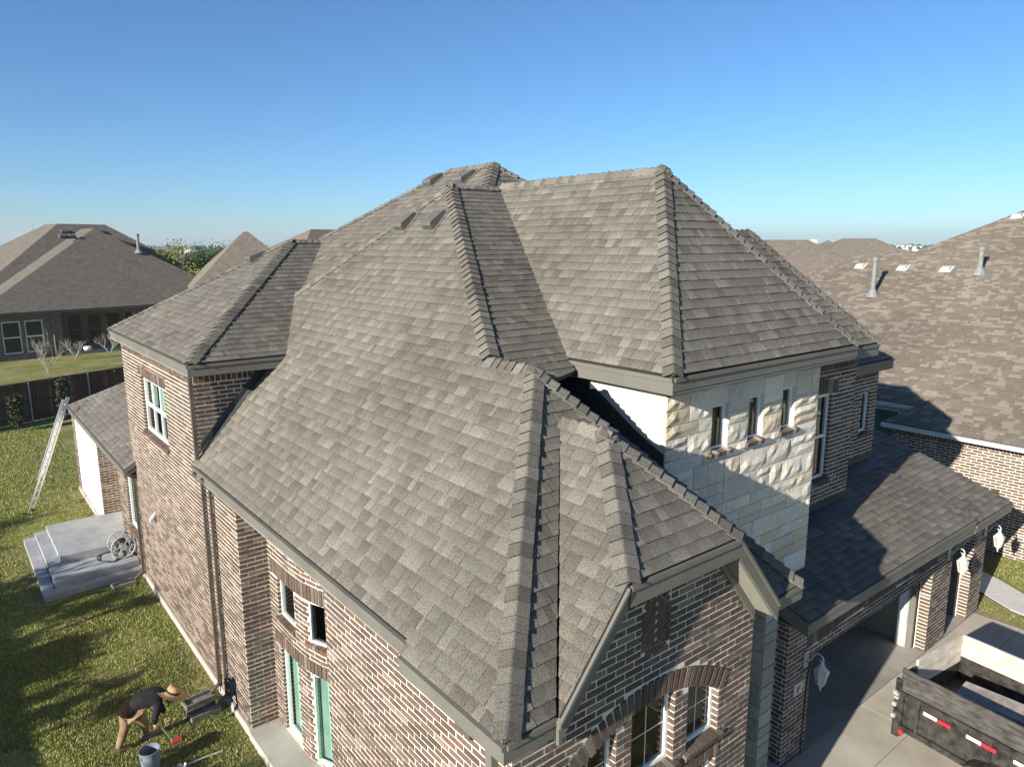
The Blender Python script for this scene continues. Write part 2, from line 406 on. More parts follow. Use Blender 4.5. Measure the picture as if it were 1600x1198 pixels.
def brick_wall(parent, pts, z0, z1, pieces, holes=(), outline=None, depth=.12, name='wall', nobrick=(), mortar='mortar', tones=BRICK_TONES, offset=0.0, bricks=True):
    """holes / nobrick: (s0, s1, z0, z1) along the path; outline: polygon in (s, z)"""
    pa = Path(pts); outline = outline or [(0, z0), (pa.L, z0), (pa.L, z1), (0, z1)]
    if area2(outline) < 0: outline = outline[::-1]
    ss = sorted(set([round(x, 4) for x in pa.s]+[round(h[i], 4) for h in holes for i in (0, 1)])); zs = sorted(set([round(z0, 4), round(z1, 4)]+[round(h[i], 4) for h in holes for i in (2, 3)]))
    mb = MB()
    for i in range(len(ss)-1):
        for j in range(len(zs)-1):
            a, b, c, d = ss[i], ss[i+1], zs[j], zs[j+1]
            if any(h[0]-1e-3 <= a and b <= h[1]+1e-3 and h[2]-1e-3 <= c and d <= h[3]+1e-3 for h in holes): continue
            cp = clip_convex(outline, [(a, c), (b, c), (b, d), (a, d)])
            if len(cp) > 2:
                O, U, V, N = pa.frame((a+b)/2, 0); O = O-U*((a+b)/2)
                mb.add([O+U*p[0]+V*p[1] for p in cp], [tuple(range(len(cp)))])
    for h in holes:
        for (sa, za), (sb, zb) in (((h[0], h[2]), (h[1], h[2])), ((h[1], h[2]), (h[1], h[3])), ((h[1], h[3]), (h[0], h[3])), ((h[0], h[3]), (h[0], h[2]))):
            q = []
            for x, z in ((sa, za), (sb, zb)):
                O, U, V, N = pa.frame(min(max(x, h[0]+1e-3), h[1]-1e-3), z); O = O+U*(x-min(max(x, h[0]+1e-3), h[1]-1e-3)); q += [O, O-N*depth]
            mb.add(q, [(0, 2, 3, 1)])
    wall = mb.build(name, mortar, parent)
    if not bricks: return wall, pa
    nrow = int((z1-z0)/BC)+1
    for r in range(nrow):
        za = z0+r*BC+JT/2; zb = z0+(r+1)*BC-JT/2
        x = -BL*(.5 if r % 2 else 0)+offset-BL
        while x < pa.L:
            wob = RNG.uniform(-.02, .02)
            xa, xb = x+JT/2, x+BL-JT/2; x += BL
            segs = [(max(xa, .002), min(xb, pa.L-.002))]
            for h in list(holes)+list(nobrick):
                if h[2] < zb-.02 and h[3] > za+.02:
                    ns = []
                    for a, b in segs:
                        if b <= h[0] or a >= h[1]: ns.append((a, b)); continue
                        if a < h[0]-.03: ns.append((a, h[0]-.004))
                        if b > h[1]+.03: ns.append((h[1]+.004, b))
                    segs = ns
            for a, b in segs:
                if b-a < .025: continue
                m = (a+b)/2
                O, U, V, N = pa.frame(m, 0); O = O-U*m
                t = RNG.randrange(len(tones)); col = tones[t]; hh = .004+.0025*(t % 3)
                q = [(a, za), (b, za), (b, zb), (a, zb)]
                if all(inside((p[0]*.9999+m*.0001, p[1]), outline) or True for p in q) and all(inside(p, outline) for p in q):
                    pieces.add(wall, (O, U, V, N), q, [hh]*4, col, (a, za, b-a, zb-za), t)
                else:
                    cp = clip_convex(outline, q)
                    if cp and abs(area2(cp)) > 5e-4: pieces.add(wall, (O, U, V, N), cp, [hh]*len(cp), col)
    for h in holes:
        for r in range(int((h[2]-z0)/BC), int((h[3]-z0)/BC)+1):
            za = max(z0+r*BC+JT/2, h[2]+.004); zb = min(z0+(r+1)*BC-JT/2, h[3]-.004)
            if zb-za < .025: continue
            for sx, left in ((h[0], True), (h[1], False)):
                O, U, V, N = pa.frame(sx+(.002 if left else -.002), 0)
                t = RNG.randrange(len(tones))
                if left: fr = (O, -N, V, U); q = [(0, za), (depth-.02, za), (depth-.02, zb), (0, zb)]
                else: fr = (O, N, V, -U); q = [(-depth+.02, za), (0, za), (0, zb), (-depth+.02, zb)]
                pieces.add(wall, fr, q, [.006]*4, tones[t], (q[0][0], za, depth-.02, zb-za), ('r', t))
    return wall, pa
def soldiers(wall, pa, s0, s1, zc, length, pieces, arc=None, proud=.012, wd=.066, tones=BRICK_TONES):
    """upright bricks in a row; arc(s) gives the lift of the row"""
    n = max(1, int((s1-s0)/(wd+JT))); step = (s1-s0)/n
    for i in range(n):
        s = s0+step*(i+.5); lift = arc(s) if arc else 0; sl = ((arc(s+.01)-arc(s-.01))/.02) if arc else 0
        O, U, V, N = pa.frame(s, zc+lift); ang = math.atan(sl)
        U2 = U*math.cos(ang)+V*math.sin(ang); V2 = np.cross(N, U2)
        t = RNG.randrange(len(tones))
        q = [(-step/2+JT/2, 0), (step/2-JT/2, 0), (step/2-JT/2, length), (-step/2+JT/2, length)]
        pieces.add(wall, (O, U2, V2, N), q, [proud]*4, tones[t], (q[0][0], 0, q[1][0]-q[0][0], length), ('s', t, round(proud, 4)))
def sill(wall, pa, s0, s1, z, pieces, out=.05, depth=.14, tones=BRICK_TONES, drop=.03):
    """rowlock sill sloping outward"""
    n = max(1, int((s1-s0)/.078)); step = (s1-s0)/n
    for i in range(n):
        s = s0+step*(i+.5); O, U, V, N = pa.frame(s, z)
        inn = O-N*depth; outp = O+N*out-V*drop; d = outp-inn; Ld = np.linalg.norm(d); D = d/Ld
        t = RNG.randrange(len(tones)); NN = np.cross(U, -D); 
        if NN[2] < 0: NN = -NN
        fr = (inn-NN*.03, D, U, NN) if np.cross(D, U) @ NN > 0 else (inn-NN*.03, U, D, NN)
        if fr[1] is D: q = [(0, -step/2+.005), (Ld, -step/2+.005), (Ld, step/2-.005), (0, step/2-.005)]; rc = (0, -step/2+.005, Ld, step-.01)
        else: q = [(-step/2+.005, 0), (step/2-.005, 0), (step/2-.005, Ld), (-step/2+.005, Ld)]; rc = (-step/2+.005, 0, step-.01, Ld)
        pieces.add(wall, fr, q, [.065]*4, tones[t], rc, ('k', t))
def window(parent, pa, s0, s1, z0, z1, recess=.09, cols=1, rows=1, fw=.05, bar=.025, mat='white', backing=None, split=None, arch=0.0, name='window', label=None, room=.35):
    """frame mesh > pane, backing"""
    O, U, V, N = pa.frame((s0+s1)/2, 0); O = O-U*((s0+s1)/2)-N*recess
    def pt(s, z, d=0): return O+U*s+V*z+N*d
    mb = MB()
    def rect(a, b, c, d, t0, t1):
        mb.prism([pt(a, c, t0), pt(b, c, t0), pt(b, d, t0), pt(a, d, t0)], N*(t1-t0))
    rect(s0, s1, z0, z0+fw, -.03, .03); rect(s0, s0+fw, z0+fw, z1, -.03, .03); rect(s1-fw, s1, z0+fw, z1, -.03, .03)
    def top(s): 
        m = (s0+s1)/2; return z1+arch*(1-((s-m)/((s1-s0)/2))**2)
    seg = 8 if arch else 1
    for i in range(seg):
        a = s0+fw+(s1-s0-2*fw)*i/seg; b = s0+fw+(s1-s0-2*fw)*(i+1)/seg
        mb.prism([pt(a, top(a)-fw, -.03), pt(b, top(b)-fw, -.03), pt(b, top(b), -.03), pt(a, top(a), -.03)], N*.059)
    cx = [s0+fw+(s1-s0-2*fw)*i/cols for i in range(cols+1)]; zz = split or [z0+fw+(z1-z0-2*fw)*j/rows for j in range(rows+1)]
    bd = .025 if bar > .01 else .004
    for x in cx[1:-1]: rect(x-bar, x+bar, z0+fw, z1-fw, -bd, bd)
    for z in zz[1:-1]: rect(s0+fw, s1-fw, z-bar, z+bar, -bd+.002, bd+.002)
    f = mb.build(name, mat, parent)
    if label: f['label'] = label
    for i in range(cols):
        for j in range(len(zz)-1):
            p = MB(); a, b, c, d = cx[i], cx[i+1], zz[j], zz[j+1]
            if arch and j == len(zz)-2:
                xs = [a+(b-a)*k/6 for k in range(7)]
                loop = [pt(a, c, 0), pt(b, c, 0)]+[pt(x, top(x)-fw*.5, 0) for x in xs[::-1]]
            else: loop = [pt(a, c, 0), pt(b, c, 0), pt(b, d, 0), pt(a, d, 0)]
            p.add(loop, [tuple(range(len(loop)))]); p.build('pane', 'glass', f)
    bk = MB(); bk.add([pt(s0-.25, z0-.25, -room), pt(s1+.25, z0-.25, -room), pt(s1+.25, z1+arch+.25, -room), pt(s0-.25, z1+arch+.25, -room)], [(0, 1, 2, 3)])
    for a, b in (((s0-.25, z0-.25), (s0-.25, z1+.25+arch)), ((s1+.25, z0-.25), (s1+.25, z1+.25+arch)), ((s0-.25, z1+.25+arch), (s1+.25, z1+.25+arch)), ((s0-.25, z0-.25), (s1+.25, z0-.25))):
        bk.add([pt(a[0], a[1], -room), pt(b[0], b[1], -room), pt(b[0], b[1], -.05), pt(a[0], a[1], -.05)], [(0, 1, 2, 3)])
    bk.build('room', 'dark', f)
    if backing:
        for (a, b, c, d, m) in backing:
            q = MB(); q.prism([pt(a, c, -.10), pt(b, c, -.10), pt(b, d, -.10), pt(a, d, -.10)], N*.02); q.build('blind', m, f)  # blinds and screens; in the tower windows a painted tan reflection
    return f
def fascia(parent, a, b, h=.19, t=.03, out=(0, 0, 0), mat='trim', name='fascia'):
    """board hanging below the roof edge a-b, set just inside it"""
    a = np.array(a, float); b = np.array(b, float); o = np.array(out, float)
    if name == 'fascia' and o[1] < 0: a = a+np.array([.032, 0, 0])
    mb = MB(); mb.prism([a-o*t, b-o*t, b, a], (0, 0, -h))
    # moulded drip edge
    mb.prism([a-o*.0+np.array([0, 0, -.002]), b+np.array([0, 0, -.002]), b+o*.02+np.array([0, 0, -.002]), a+o*.02+np.array([0, 0, -.002])], (0, 0, -.045))
    return mb.build(name, mat, parent)
def panel(parent, pts, mat, name, thick=None):
    mb = MB()
    if thick is not None: mb.prism(pts, thick)
    else: mb.add(pts, [tuple(range(len(pts)))])
    return mb.build(name, mat, parent)

# ================================================================== ground
GRASS_C = None
def grass_mat(name, g1, g2, dry, dryness=.5):
    m, nt, b = newmat(name); pos = world_pos(nt)
    n1 = _noise(nt, .55, 6, .65, vec=pos); n2 = _noise(nt, 22, 4, .75, vec=pos)
    r1 = nt.nodes.new('ShaderNodeValToRGB'); e = r1.color_ramp.elements; e[0].position = .38; e[1].position = .62; e[0].color = (*dry, 1); e[1].color = (*g1, 1)
    nt.links.new(n1.outputs['Fac'], r1.inputs[0])
    mx = nt.nodes.new('ShaderNodeMixRGB'); mx.inputs[2].default_value = (*g2, 1); nt.links.new(r1.outputs[0], mx.inputs[1])
    mr = nt.nodes.new('ShaderNodeMapRange'); mr.inputs[1].default_value = .4; mr.inputs[2].default_value = .7; nt.links.new(n2.outputs['Fac'], mr.inputs[0]); nt.links.new(mr.outputs[0], mx.inputs[0])
    nt.links.new(mx.outputs[0], b.inputs['Base Color']); b.inputs['Roughness'].default_value = 1; b.inputs['Specular IOR Level'].default_value = .1
    bp = nt.nodes.new('ShaderNodeBump'); bp.inputs['Strength'].default_value = .8; bp.inputs['Distance'].default_value = .04; nt.links.new(n2.outputs['Fac'], bp.inputs['Height']); nt.links.new(bp.outputs[0], b.inputs['Normal'])
    return m
MAT['lawn'] = grass_mat('lawn', (.17, .205, .045), (.10, .125, .028), (.36, .29, .155))
MAT['field'] = grass_mat('field', (.16, .16, .07), (.10, .10, .045), (.24, .20, .11))
mb = MB(); mb.add([(-3500, -3500, -.06), (3500, -3500, -.06), (3500, 3500, -.06), (-3500, 3500, -.06)], [(0, 1, 2, 3)])
tag(mb.build('ground', 'field'), kind='structure')
mb = MB(); mb.add([(-30, -30, -.012), (60, -30, -.012), (60, 75, -.012), (-30, 75, -.012)], [(0, 1, 2, 3)])
tag(mb.build('lawn', 'lawn'), kind='structure')

# ================================================================== the brick house
house = empty('brick_house', (3.25, 4.1, 0), world_kids=True)
tag(house, 'two-storey brown brick house with steep grey-brown shingle roofs and stone tower', 'house')
HB = Pieces('brick', 'bricks', 'brick', 300)
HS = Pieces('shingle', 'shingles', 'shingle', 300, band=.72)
# --- roofs
R = {}
R['left'] = roof_face(house, [(3.05, 3.93, 4.188), (5.22, 6.13, 6.618), (5.22, 6.97, 6.618), (7.355, 10.95, 9.01), (5.578, 13.86, 7.02), (5.0, 12.8, 6.372), (3.15, 12.8, 4.3), (3.15, 5.55, 4.3), (3.05, 5.55, 4.188)], HS)
R['wf'] = roof_face(house, [(3.05, 3.93, 4.19), (5.22, 6.13, 6.61), (5.2, 5.676, 6.11), (3.587, 3.93, 4.19)], HS)
R['wf2'] = roof_face(house, [(7.39, 3.93, 4.19), (5.22, 6.13, 6.61), (5.2, 5.676, 6.11), (6.813, 3.93, 4.19)], HS)
R['wr'] = roof_face(house, [(7.39, 3.93, 4.188), (5.22, 6.13, 6.618), (5.22, 6.97, 6.618), (6.6, 5.9, 5.07), (7.39, 5.3, 4.188)], HS)
R['gl'] = roof_face(house, [(5.2, 5.66, 6.12), (5.2, 4.97, 6.12), (4.37, 3.88, 5.132), (3.587, 3.88, 4.2)], HS)
R['gr'] = roof_face(house, [(5.2, 5.66, 6.12), (5.2, 4.97, 6.12), (6.03, 3.88, 5.132), (6.813, 3.88, 4.2)], HS)
R['gc'] = roof_face(house, [(5.2, 4.97, 6.12), (4.37, 3.88, 5.132), (6.03, 3.88, 5.132)], HS)
R['m1f'] = roof_face(house, [(5.22, 6.97, 6.62), (7.355, 10.95, 9.008), (8.457, 10.95, 9.008), (6.4, 6.85, 6.548), (6.32, 6.62, 6.41), (5.5, 6.45, 6.308)], HS)
R['m1b'] = roof_face(house, [(7.355, 10.95, 9.01), (8.16, 10.95, 9.01), (5.6, 14.2, 6.787), (5.578, 13.86, 7.02)], None)
R['tl'] = roof_face(house, [(6.4, 5.1, 6.55), (8.515, 7.13, 9.08), (8.515, 11.02, 9.08), (8.457, 10.95, 9.01), (6.4, 6.85, 6.55)], HS)
R['tf'] = roof_face(house, [(6.4, 5.1, 6.55), (10.63, 5.1, 6.55), (8.515, 7.13, 9.08)], HS)
R['tr'] = roof_face(house, [(10.63, 5.1, 6.55), (8.515, 7.13, 9.08), (8.515, 11.02, 9.08), (10.63, 9.2, 6.55)], HS)
R['m2l'] = roof_face(house, [(8.82, 11.6, 9.536), (8.82, 13.1, 9.536), (7.06, 15.85, 8.128), (6.85, 15.6, 7.96), (5.3, 13.9, 6.72), (5.3, 12.9, 6.72), (6.2, 12.6, 7.44), (8.16, 10.95, 9.008)], HS)
R['m2f'] = roof_face(house, [(8.82, 11.6, 9.536), (8.16, 10.94, 9.008), (8.6, 10.9, 8.976), (12.58, 7.84, 6.528)], HS)
R['m2r'] = roof_face(house, [(8.82, 11.6, 9.536), (8.82, 13.1, 9.536), (12.58, 19.0, 6.528), (12.58, 7.84, 6.528)], HS)
R['m2b'] = roof_face(house, [(8.82, 13.1, 9.536), (7.06, 15.85, 8.134), (7.06, 19.0, 6.527), (12.58, 19.0, 6.527)], HS)
R['lbl'] = roof_face(house, [(3.1, 12.35, 6.1), (3.1, 18.85, 6.1), (6.26, 15.6, 8.08)], HS)
R['lbf'] = roof_face(house, [(3.1, 12.35, 6.1), (4.757, 12.35, 6.1), (5.9, 13.86, 7.02), (7.4, 15.6, 8.08), (6.26, 15.6, 8.08)], HS)
R['lbb'] = roof_face(house, [(3.1, 18.85, 6.1), (7.5, 18.85, 6.1), (7.5, 15.6, 8.08), (6.26, 15.6, 8.08)], HS)
R['m3f'] = roof_face(house, [(10.6, 5.9, 6.28), (13.1, 5.9, 6.28), (11.35, 7.5, 8.21), (9.24, 7.5, 8.21)], HS)
R['m3r'] = roof_face(house, [(13.1, 5.9, 6.28), (11.35, 7.5, 8.21), (11.35, 11.4, 8.21), (13.1, 13.0, 6.28)], HS)
R['m4f'] = roof_face(house, [(12.6, 6.55, 5.72), (15.25, 6.55, 5.72), (13.9, 8.0, 6.6), (12.6, 8.0, 6.6)], HS)
R['m4r'] = roof_face(house, [(15.25, 6.55, 5.72), (13.9, 8.0, 6.6), (13.9, 11.0, 6.6), (15.25, 12.4, 5.72)], HS)
R['g1'] = roof_face(house, [(9.06, 4.68, 2.8), (15.15, 4.68, 2.8), (15.15, 6.9, 3.51), (9.06, 6.9, 3.51)], HS)
R['g2'] = roof_face(house, [(15.16, 4.68, 2.69), (17.15, 4.68, 2.69), (17.3, 8.0, 3.752), (15.16, 8.0, 3.752)], HS)
R['lr'] = roof_face(house, [(3.0, 18.3, 2.85), (3.0, 27.0, 2.85), (6.0, 24.0, 4.5), (6.0, 18.62, 4.5), (3.26, 18.62, 2.993), (3.26, 18.3, 2.993)], HS)
# --- caps on hips and ridges
L_, WF, WR, M1F, M1B = (-1.12, 0, 1), (0, -1.1, 1), (1.12, 0, 1), (0, -.6, 1), (0, .684, 1)
TL, TF, TR, GL, GR, GC = (-1.196, 0, 1), (0, -1.246, 1), (1.196, 0, 1), (-1.19, 0, 1), (1.19, 0, 1), (0, -.906, 1)
caps(R['wf'], (3.07, 3.93, 4.2), (5.22, 6.13, 6.62), L_, WF)
caps(R['wr'], (7.37, 3.93, 4.2), (5.22, 6.13, 6.62), WR, WF)
caps(R['left'], (5.22, 6.15, 6.62), (5.22, 6.95, 6.62), L_, WR)
caps(R['m1f'], (5.24, 7.0, 6.64), (7.355, 10.95, 9.01), L_, M1F)
caps(R['m1f'], (8.4, 10.95, 9.01), (7.355, 10.95, 9.01), M1F, M1B)
caps(R['gl'], (5.2, 5.62, 6.12), (5.2, 4.95, 6.12), GL, GR)
caps(R['gc'], (4.37, 3.88, 5.132), (5.2, 4.97, 6.12), GL, GC)
caps(R['gc'], (6.03, 3.88, 5.132), (5.2, 4.97, 6.12), GR, GC)
caps(R['tf'], (6.4, 5.1, 6.55), (8.515, 7.13, 9.08), TL, TF)
caps(R['tf'], (10.63, 5.1, 6.55), (8.515, 7.13, 9.08), TR, TF)
caps(R['tl'], (8.515, 10.95, 9.08), (8.515, 7.15, 9.08), TL, TR)
caps(R['lbf'], (3.1, 12.35, 6.1), (6.26, 15.6, 8.08), (-.627, 0, 1), (0, -.609, 1))
caps(R['m3f'], (13.1, 5.9, 6.28), (11.35, 7.5, 8.21), (1.1, 0, 1), (0, -1.2, 1))
caps(R['m3f'], (9.8, 7.5, 8.21), (11.35, 7.5, 8.21), (0, 1.2, 1), (0, -1.2, 1))
caps(R['m2f'], (8.17, 10.96, 9.02), (8.82, 11.6, 9.536), (-.8, 0, 1), (0, -.8, 1))
caps(R['m2f'], (9.6, 10.83, 8.92), (8.82, 11.6, 9.536), (.8, 0, 1), (0, -.8, 1))
for a, b, n1, n2, k in (((5.6, 13.83, 7.04), (7.355, 10.95, 9.01), L_, M1B, 'left'), ((8.82, 13.1, 9.536), (8.82, 11.62, 9.536), (-.8, 0, 1), (.8, 0, 1), 'm2l'), ((7.06, 15.85, 8.128), (8.82, 13.1, 9.536), (-.8, 0, 1), (0, .51, 1), 'm2l'),
                        ((3.1, 18.85, 6.1), (6.26, 15.6, 8.08), (-.627, 0, 1), (0, .609, 1), 'lbl'), ((7.0, 15.6, 8.08), (6.26, 15.6, 8.08), (0, -.609, 1), (0, .609, 1), 'lbl'), ((3.0, 27.0, 2.85), (6.0, 24.0, 4.5), (-.55, 0, 1), (0, .55, 1), 'lr')):
    caps(R[k], a, b, n1, n2, single=False, name='far_ridge_caps')
# --- fascias and soffits
X_, Y_ = (-1, 0, 0), (0, -1, 0)
fascia(house, (3.13, 12.8, 4.27), (3.13, 5.56, 4.27), .17, .03, X_)
fascia(house, (3.04, 5.54, 4.17), (3.04, 3.92, 4.17), .17, .03, X_)
fascia(house, (3.04, 3.92, 4.17), (3.6, 3.92, 4.17), .17, .03, Y_)
fascia(house, (6.79, 3.92, 4.17), (7.4, 3.92, 4.17), .17, .03, Y_)
fascia(house, (3.575, 3.87, 4.155), (4.372, 3.87, 5.10), .21, .035, Y_, name='rake_board')
fascia(house, (6.028, 3.87, 5.10), (6.825, 3.87, 4.155), .21, .035, Y_, name='rake_board')
fascia(house, (4.372, 3.87, 5.105), (6.028, 3.87, 5.105), .2, .035, Y_)
fascia(house, (3.08, 18.87, 6.07), (3.08, 12.34, 6.07), .19, .03, X_)
fascia(house, (3.08, 12.34, 6.07), (4.75, 12.34, 6.07), .19, .03, Y_)
fascia(house, (6.38, 6.85, 6.52), (6.38, 5.09, 6.52), .2, .03, X_)
fascia(house, (6.38, 5.09, 6.52), (10.65, 5.09, 6.52), .16, .03, Y_)
fascia(house, (10.64, 5.88, 6.25), (13.1, 5.88, 6.25), .2, .03, Y_)
fascia(house, (12.6, 6.53, 5.69), (15.26, 6.53, 5.69), .2, .03, Y_)
fascia(house, (9.05, 4.665, 2.77), (15.16, 4.665, 2.77), .19, .03, Y_)
fascia(house, (15.16, 4.665, 2.66), (17.16, 4.665, 2.66), .17, .03, Y_)
fascia(house, (9.045, 6.2, 3.25), (9.045, 4.66, 2.76), .2, .03, X_, name='rake_board')
fascia(house, (15.165, 6.9, 3.49), (15.165, 4.68, 2.78), .1, .02, (1, 0, 0), mat='dark_flash', name='rake_board')
fascia(house, (2.98, 27.0, 2.82), (2.98, 18.3, 2.82), .17, .03, X_)
fascia(house, (2.98, 18.29, 2.82), (3.24, 18.29, 2.95), .17, .03, Y_)
def soffit(pts): panel(house, pts, 'soffit', 'soffit', (0, 0, .02))
soffit([(3.12, 12.8, 4.1), (3.12, 4.2, 4.1), (4.4, 4.2, 4.1), (4.4, 12.8, 4.1)])
soffit([(3.08, 3.95, 4.08), (3.62, 3.95, 4.08), (3.62, 4.14, 4.08), (3.08, 4.14, 4.08)])
soffit([(3.07, 12.36, 5.89), (4.9, 12.36, 5.89), (4.9, 18.85, 5.89), (3.07, 18.85, 5.89)])
soffit([(6.4, 5.1, 6.33), (10.6, 5.1, 6.33), (10.6, 7.0, 6.33), (6.4, 7.0, 6.33)])
soffit([(10.4, 5.9, 6.06), (13.08, 5.9, 6.06), (13.08, 7.0, 6.06), (10.4, 7.0, 6.06)])
soffit([(12.6, 6.56, 5.5), (15.23, 6.56, 5.5), (15.23, 8, 5.5), (12.6, 8, 5.5)])
soffit([(9.07, 4.67, 2.59), (17.14, 4.67, 2.5), (17.14, 6.4, 2.5), (9.07, 6.4, 2.59)])
soffit([(3.0, 18.32, 2.66), (3.6, 18.32, 2.66), (3.6, 27, 2.66), (3.0, 27, 2.66)])
# sloping soffits and boxed return under the front gable
soffit([(5.98, 3.9, 4.93), (6.76, 3.9, 4.0), (6.76, 4.2, 4.0), (5.98, 4.2, 4.93)])
soffit([(4.42, 3.9, 4.93), (3.64, 3.9, 4.0), (3.64, 4.2, 4.0), (4.42, 4.2, 4.93)])
soffit([(4.4, 3.9, 4.93), (6.0, 3.9, 4.93), (6.0, 4.2, 4.93), (4.4, 4.2, 4.93)])
panel(house, [(6.0, 4.115, 4.9), (6.76, 4.115, 3.99), (6.76, 4.115, 3.87), (5.93, 4.115, 4.87)], 'trim', 'frieze_board', (0, .02, 0))
# --- walls
def found(pts, h=.16, d=.25):
    mb = MB(); pa = Path(pts)
    for a, b in zip(pa.p, pa.p[1:]):
        t = (b-a)/np.linalg.norm(b-a); n = np.array([t[1], -t[0]])
        q = [a+n*.035-t*.0, b+n*.035+t*.0, b-n*d, a-n*d]; mb.prism([(p[0], p[1], -.1) for p in q], (0, 0, h+.1))
    mb.build('foundation', 'slab', house)
# left wall: long two-storey part
wA, pA = brick_wall(house, [(3.25, 18.6), (3.25, 10.98)], .15, 5.95, HB, holes=[(1.75, 3.75, 4.05, 5.27)], outline=[(0, .15), (7.62, .15), (7.62, 4.15), (5.8, 4.15), (5.8, 5.92), (0, 5.92)], nobrick=[(1.6, 3.9, 5.27, 5.49), (0, 5.8, 5.70, 6)])
soldiers(wA, pA, 1.6, 3.9, 5.275, .21, HB, proud=.014); soldiers(wA, pA, 0.02, 5.78, 5.71, .2, HB)
sill(wA, pA, 1.68, 3.82, 4.05, HB)
window(house, pA, 1.75, 3.75, 4.07, 5.26, cols=3, rows=2, fw=.06, bar=.03, backing=[(1.8, 2.4, 4.1, 5.2, 'blind'), (2.75, 3.0, 4.1, 5.2, 'teal'), (3.2, 3.7, 4.1, 5.2, 'blind'), (1.8, 3.7, 4.1, 4.62, 'screen')])
brick_wall(house, [(3.25, 10.98), (3.71, 10.98)], .15, 4.15, HB)
# curved stair wall with stacked windows
turret = [(3.71, 10.98), (3.71, 10.1), (3.74, 9.7), (3.83, 9.3), (3.99, 8.9), (4.2, 8.5), (4.45, 8.15), (4.6, 7.84)]
wT, pT = brick_wall(house, turret, .15, 4.15, HB, holes=[(.34, 1.0, .16, 1.68), (.34, 1.0, 2.17, 2.86), (1.42, 2.02, .16, 1.68), (1.42, 2.02, 2.17, 2.86)], nobrick=[(.1, 2.4, 2.86, 3.115), (.1, 2.4, 1.68, 1.9)])
soldiers(wT, pT, .1, 2.4, 2.865, .245, HB, proud=.014); soldiers(wT, pT, .1, 2.4, 1.69, .205, HB, proud=.018)
sill(wT, pT, .3, 1.0, 2.17, HB, out=.04); sill(wT, pT, 1.34, 2.1, 2.17, HB, out=.04)
for a, b in ((.34, 1.0), (1.42, 2.02)):
    window(house, pT, a, b, .17, 1.67, recess=.08, fw=.035, backing=[(a+.20, b-.02, .2, 1.64, 'teal'), (a+.03, a+.20, .2, 1.64, 'blind')])
    window(house, pT, a, b, 2.18, 2.85, recess=.08, fw=.035)
found([(3.25, 18.6), (3.25, 10.95)]); panel(house, [(3.2, 10.98, .15), (3.2, 7.8, .15), (4.7, 7.8, .15), (4.7, 10.98, .15)], 'slab', 'ledge', (0, 0, -.25))
# flat wall to the front corner
brick_wall(house, [(4.6, 7.84), (3.3, 7.84)], .15, 4.15, HB)
wF, pF = brick_wall(house, [(3.3, 7.84), (3.3, 4.15)], .15, 4.15, HB, offset=.07)
found([(3.3, 7.84), (3.3, 4.13)]); found([(3.28, 4.15), (6.8, 4.15)])
# front gable wall
zin = lambda x: 3.2+.37*(1-((x-5.1)/1.15)**2)
wins = [(4.0, 4.57), (4.79, 5.44), (5.66, 6.2)]
fh = []
nb = []
for a, b in wins:
    top = max(zin(a), zin(b), zin(min(max(5.1, a), b)))
    fh += [(a-3.3, b-3.3, 2.70, top), (a-3.3, b-3.3, .7, 2.42)]
for i in range(16):
    a = 3.95+2.3*i/16; b = a+2.3/16; nb.append((a-3.3, b-3.3, min(zin(a), zin(b))-.005, max(zin(a), zin(b))+.225))
nb += [(1.585, 2.015, 4.09, 4.63), (1.68, 1.92, 4.63, 4.79)]
wG, pG = brick_wall(house, [(3.3, 4.15), (6.8, 4.15)], .15, 5.05, HB, holes=fh, outline=[(0, .15), (3.5, .15), (3.5, 4.0), (3.42, 4.08), (2.72, 4.95), (1.06, 4.95), (.3, 4.03), (0, 4.03)], nobrick=nb, offset=.1)
soldiers(wG, pG, .65, 2.95, 0, .22, HB, arc=lambda s: zin(s+3.3), proud=.02)
for a, b in wins:
    top = max(zin(a), zin(b), zin(min(max(5.1, a), b)))
    fl = MB(); fr_ = MB(); N = 8
    for i in range(N):
        x0 = a+(b-a)*i/N; x1 = a+(b-a)*(i+1)/N
        if top-min(zin(x0), zin(x1)) > .003:
            fl.prism([(x0, 4.153, zin(x0)), (x1, 4.153, zin(x1)), (x1, 4.153, top+.01), (x0, 4.153, top+.01)], (0, .11, 0))
        fr_.prism([(x0, 4.235, zin(x0)-.04), (x1, 4.235, zin(x1)-.04), (x1, 4.235, zin(x1)+.004), (x0, 4.235, zin(x0)+.004)], (0, .03, 0))
    if fl.v: fl.build('arch_mortar', 'mortar', house)
    fr_.build('arch_frame', 'white', house)
    window(house, pG, a-3.3, b-3.3, 2.72, top-.002, recess=.1, cols=2, rows=2, fw=.045, bar=.0045, backing=None)
    window(house, pG, a-3.3, b-3.3, .72, 2.41, recess=.1, cols=2, rows=3, fw=.045, bar=.0045)
    sill(wG, pG, a-3.36, b-3.24, 2.70, HB, out=.06); soldiers(wG, pG, a-3.34, b-3.26, 2.43, .2, HB, proud=.014)
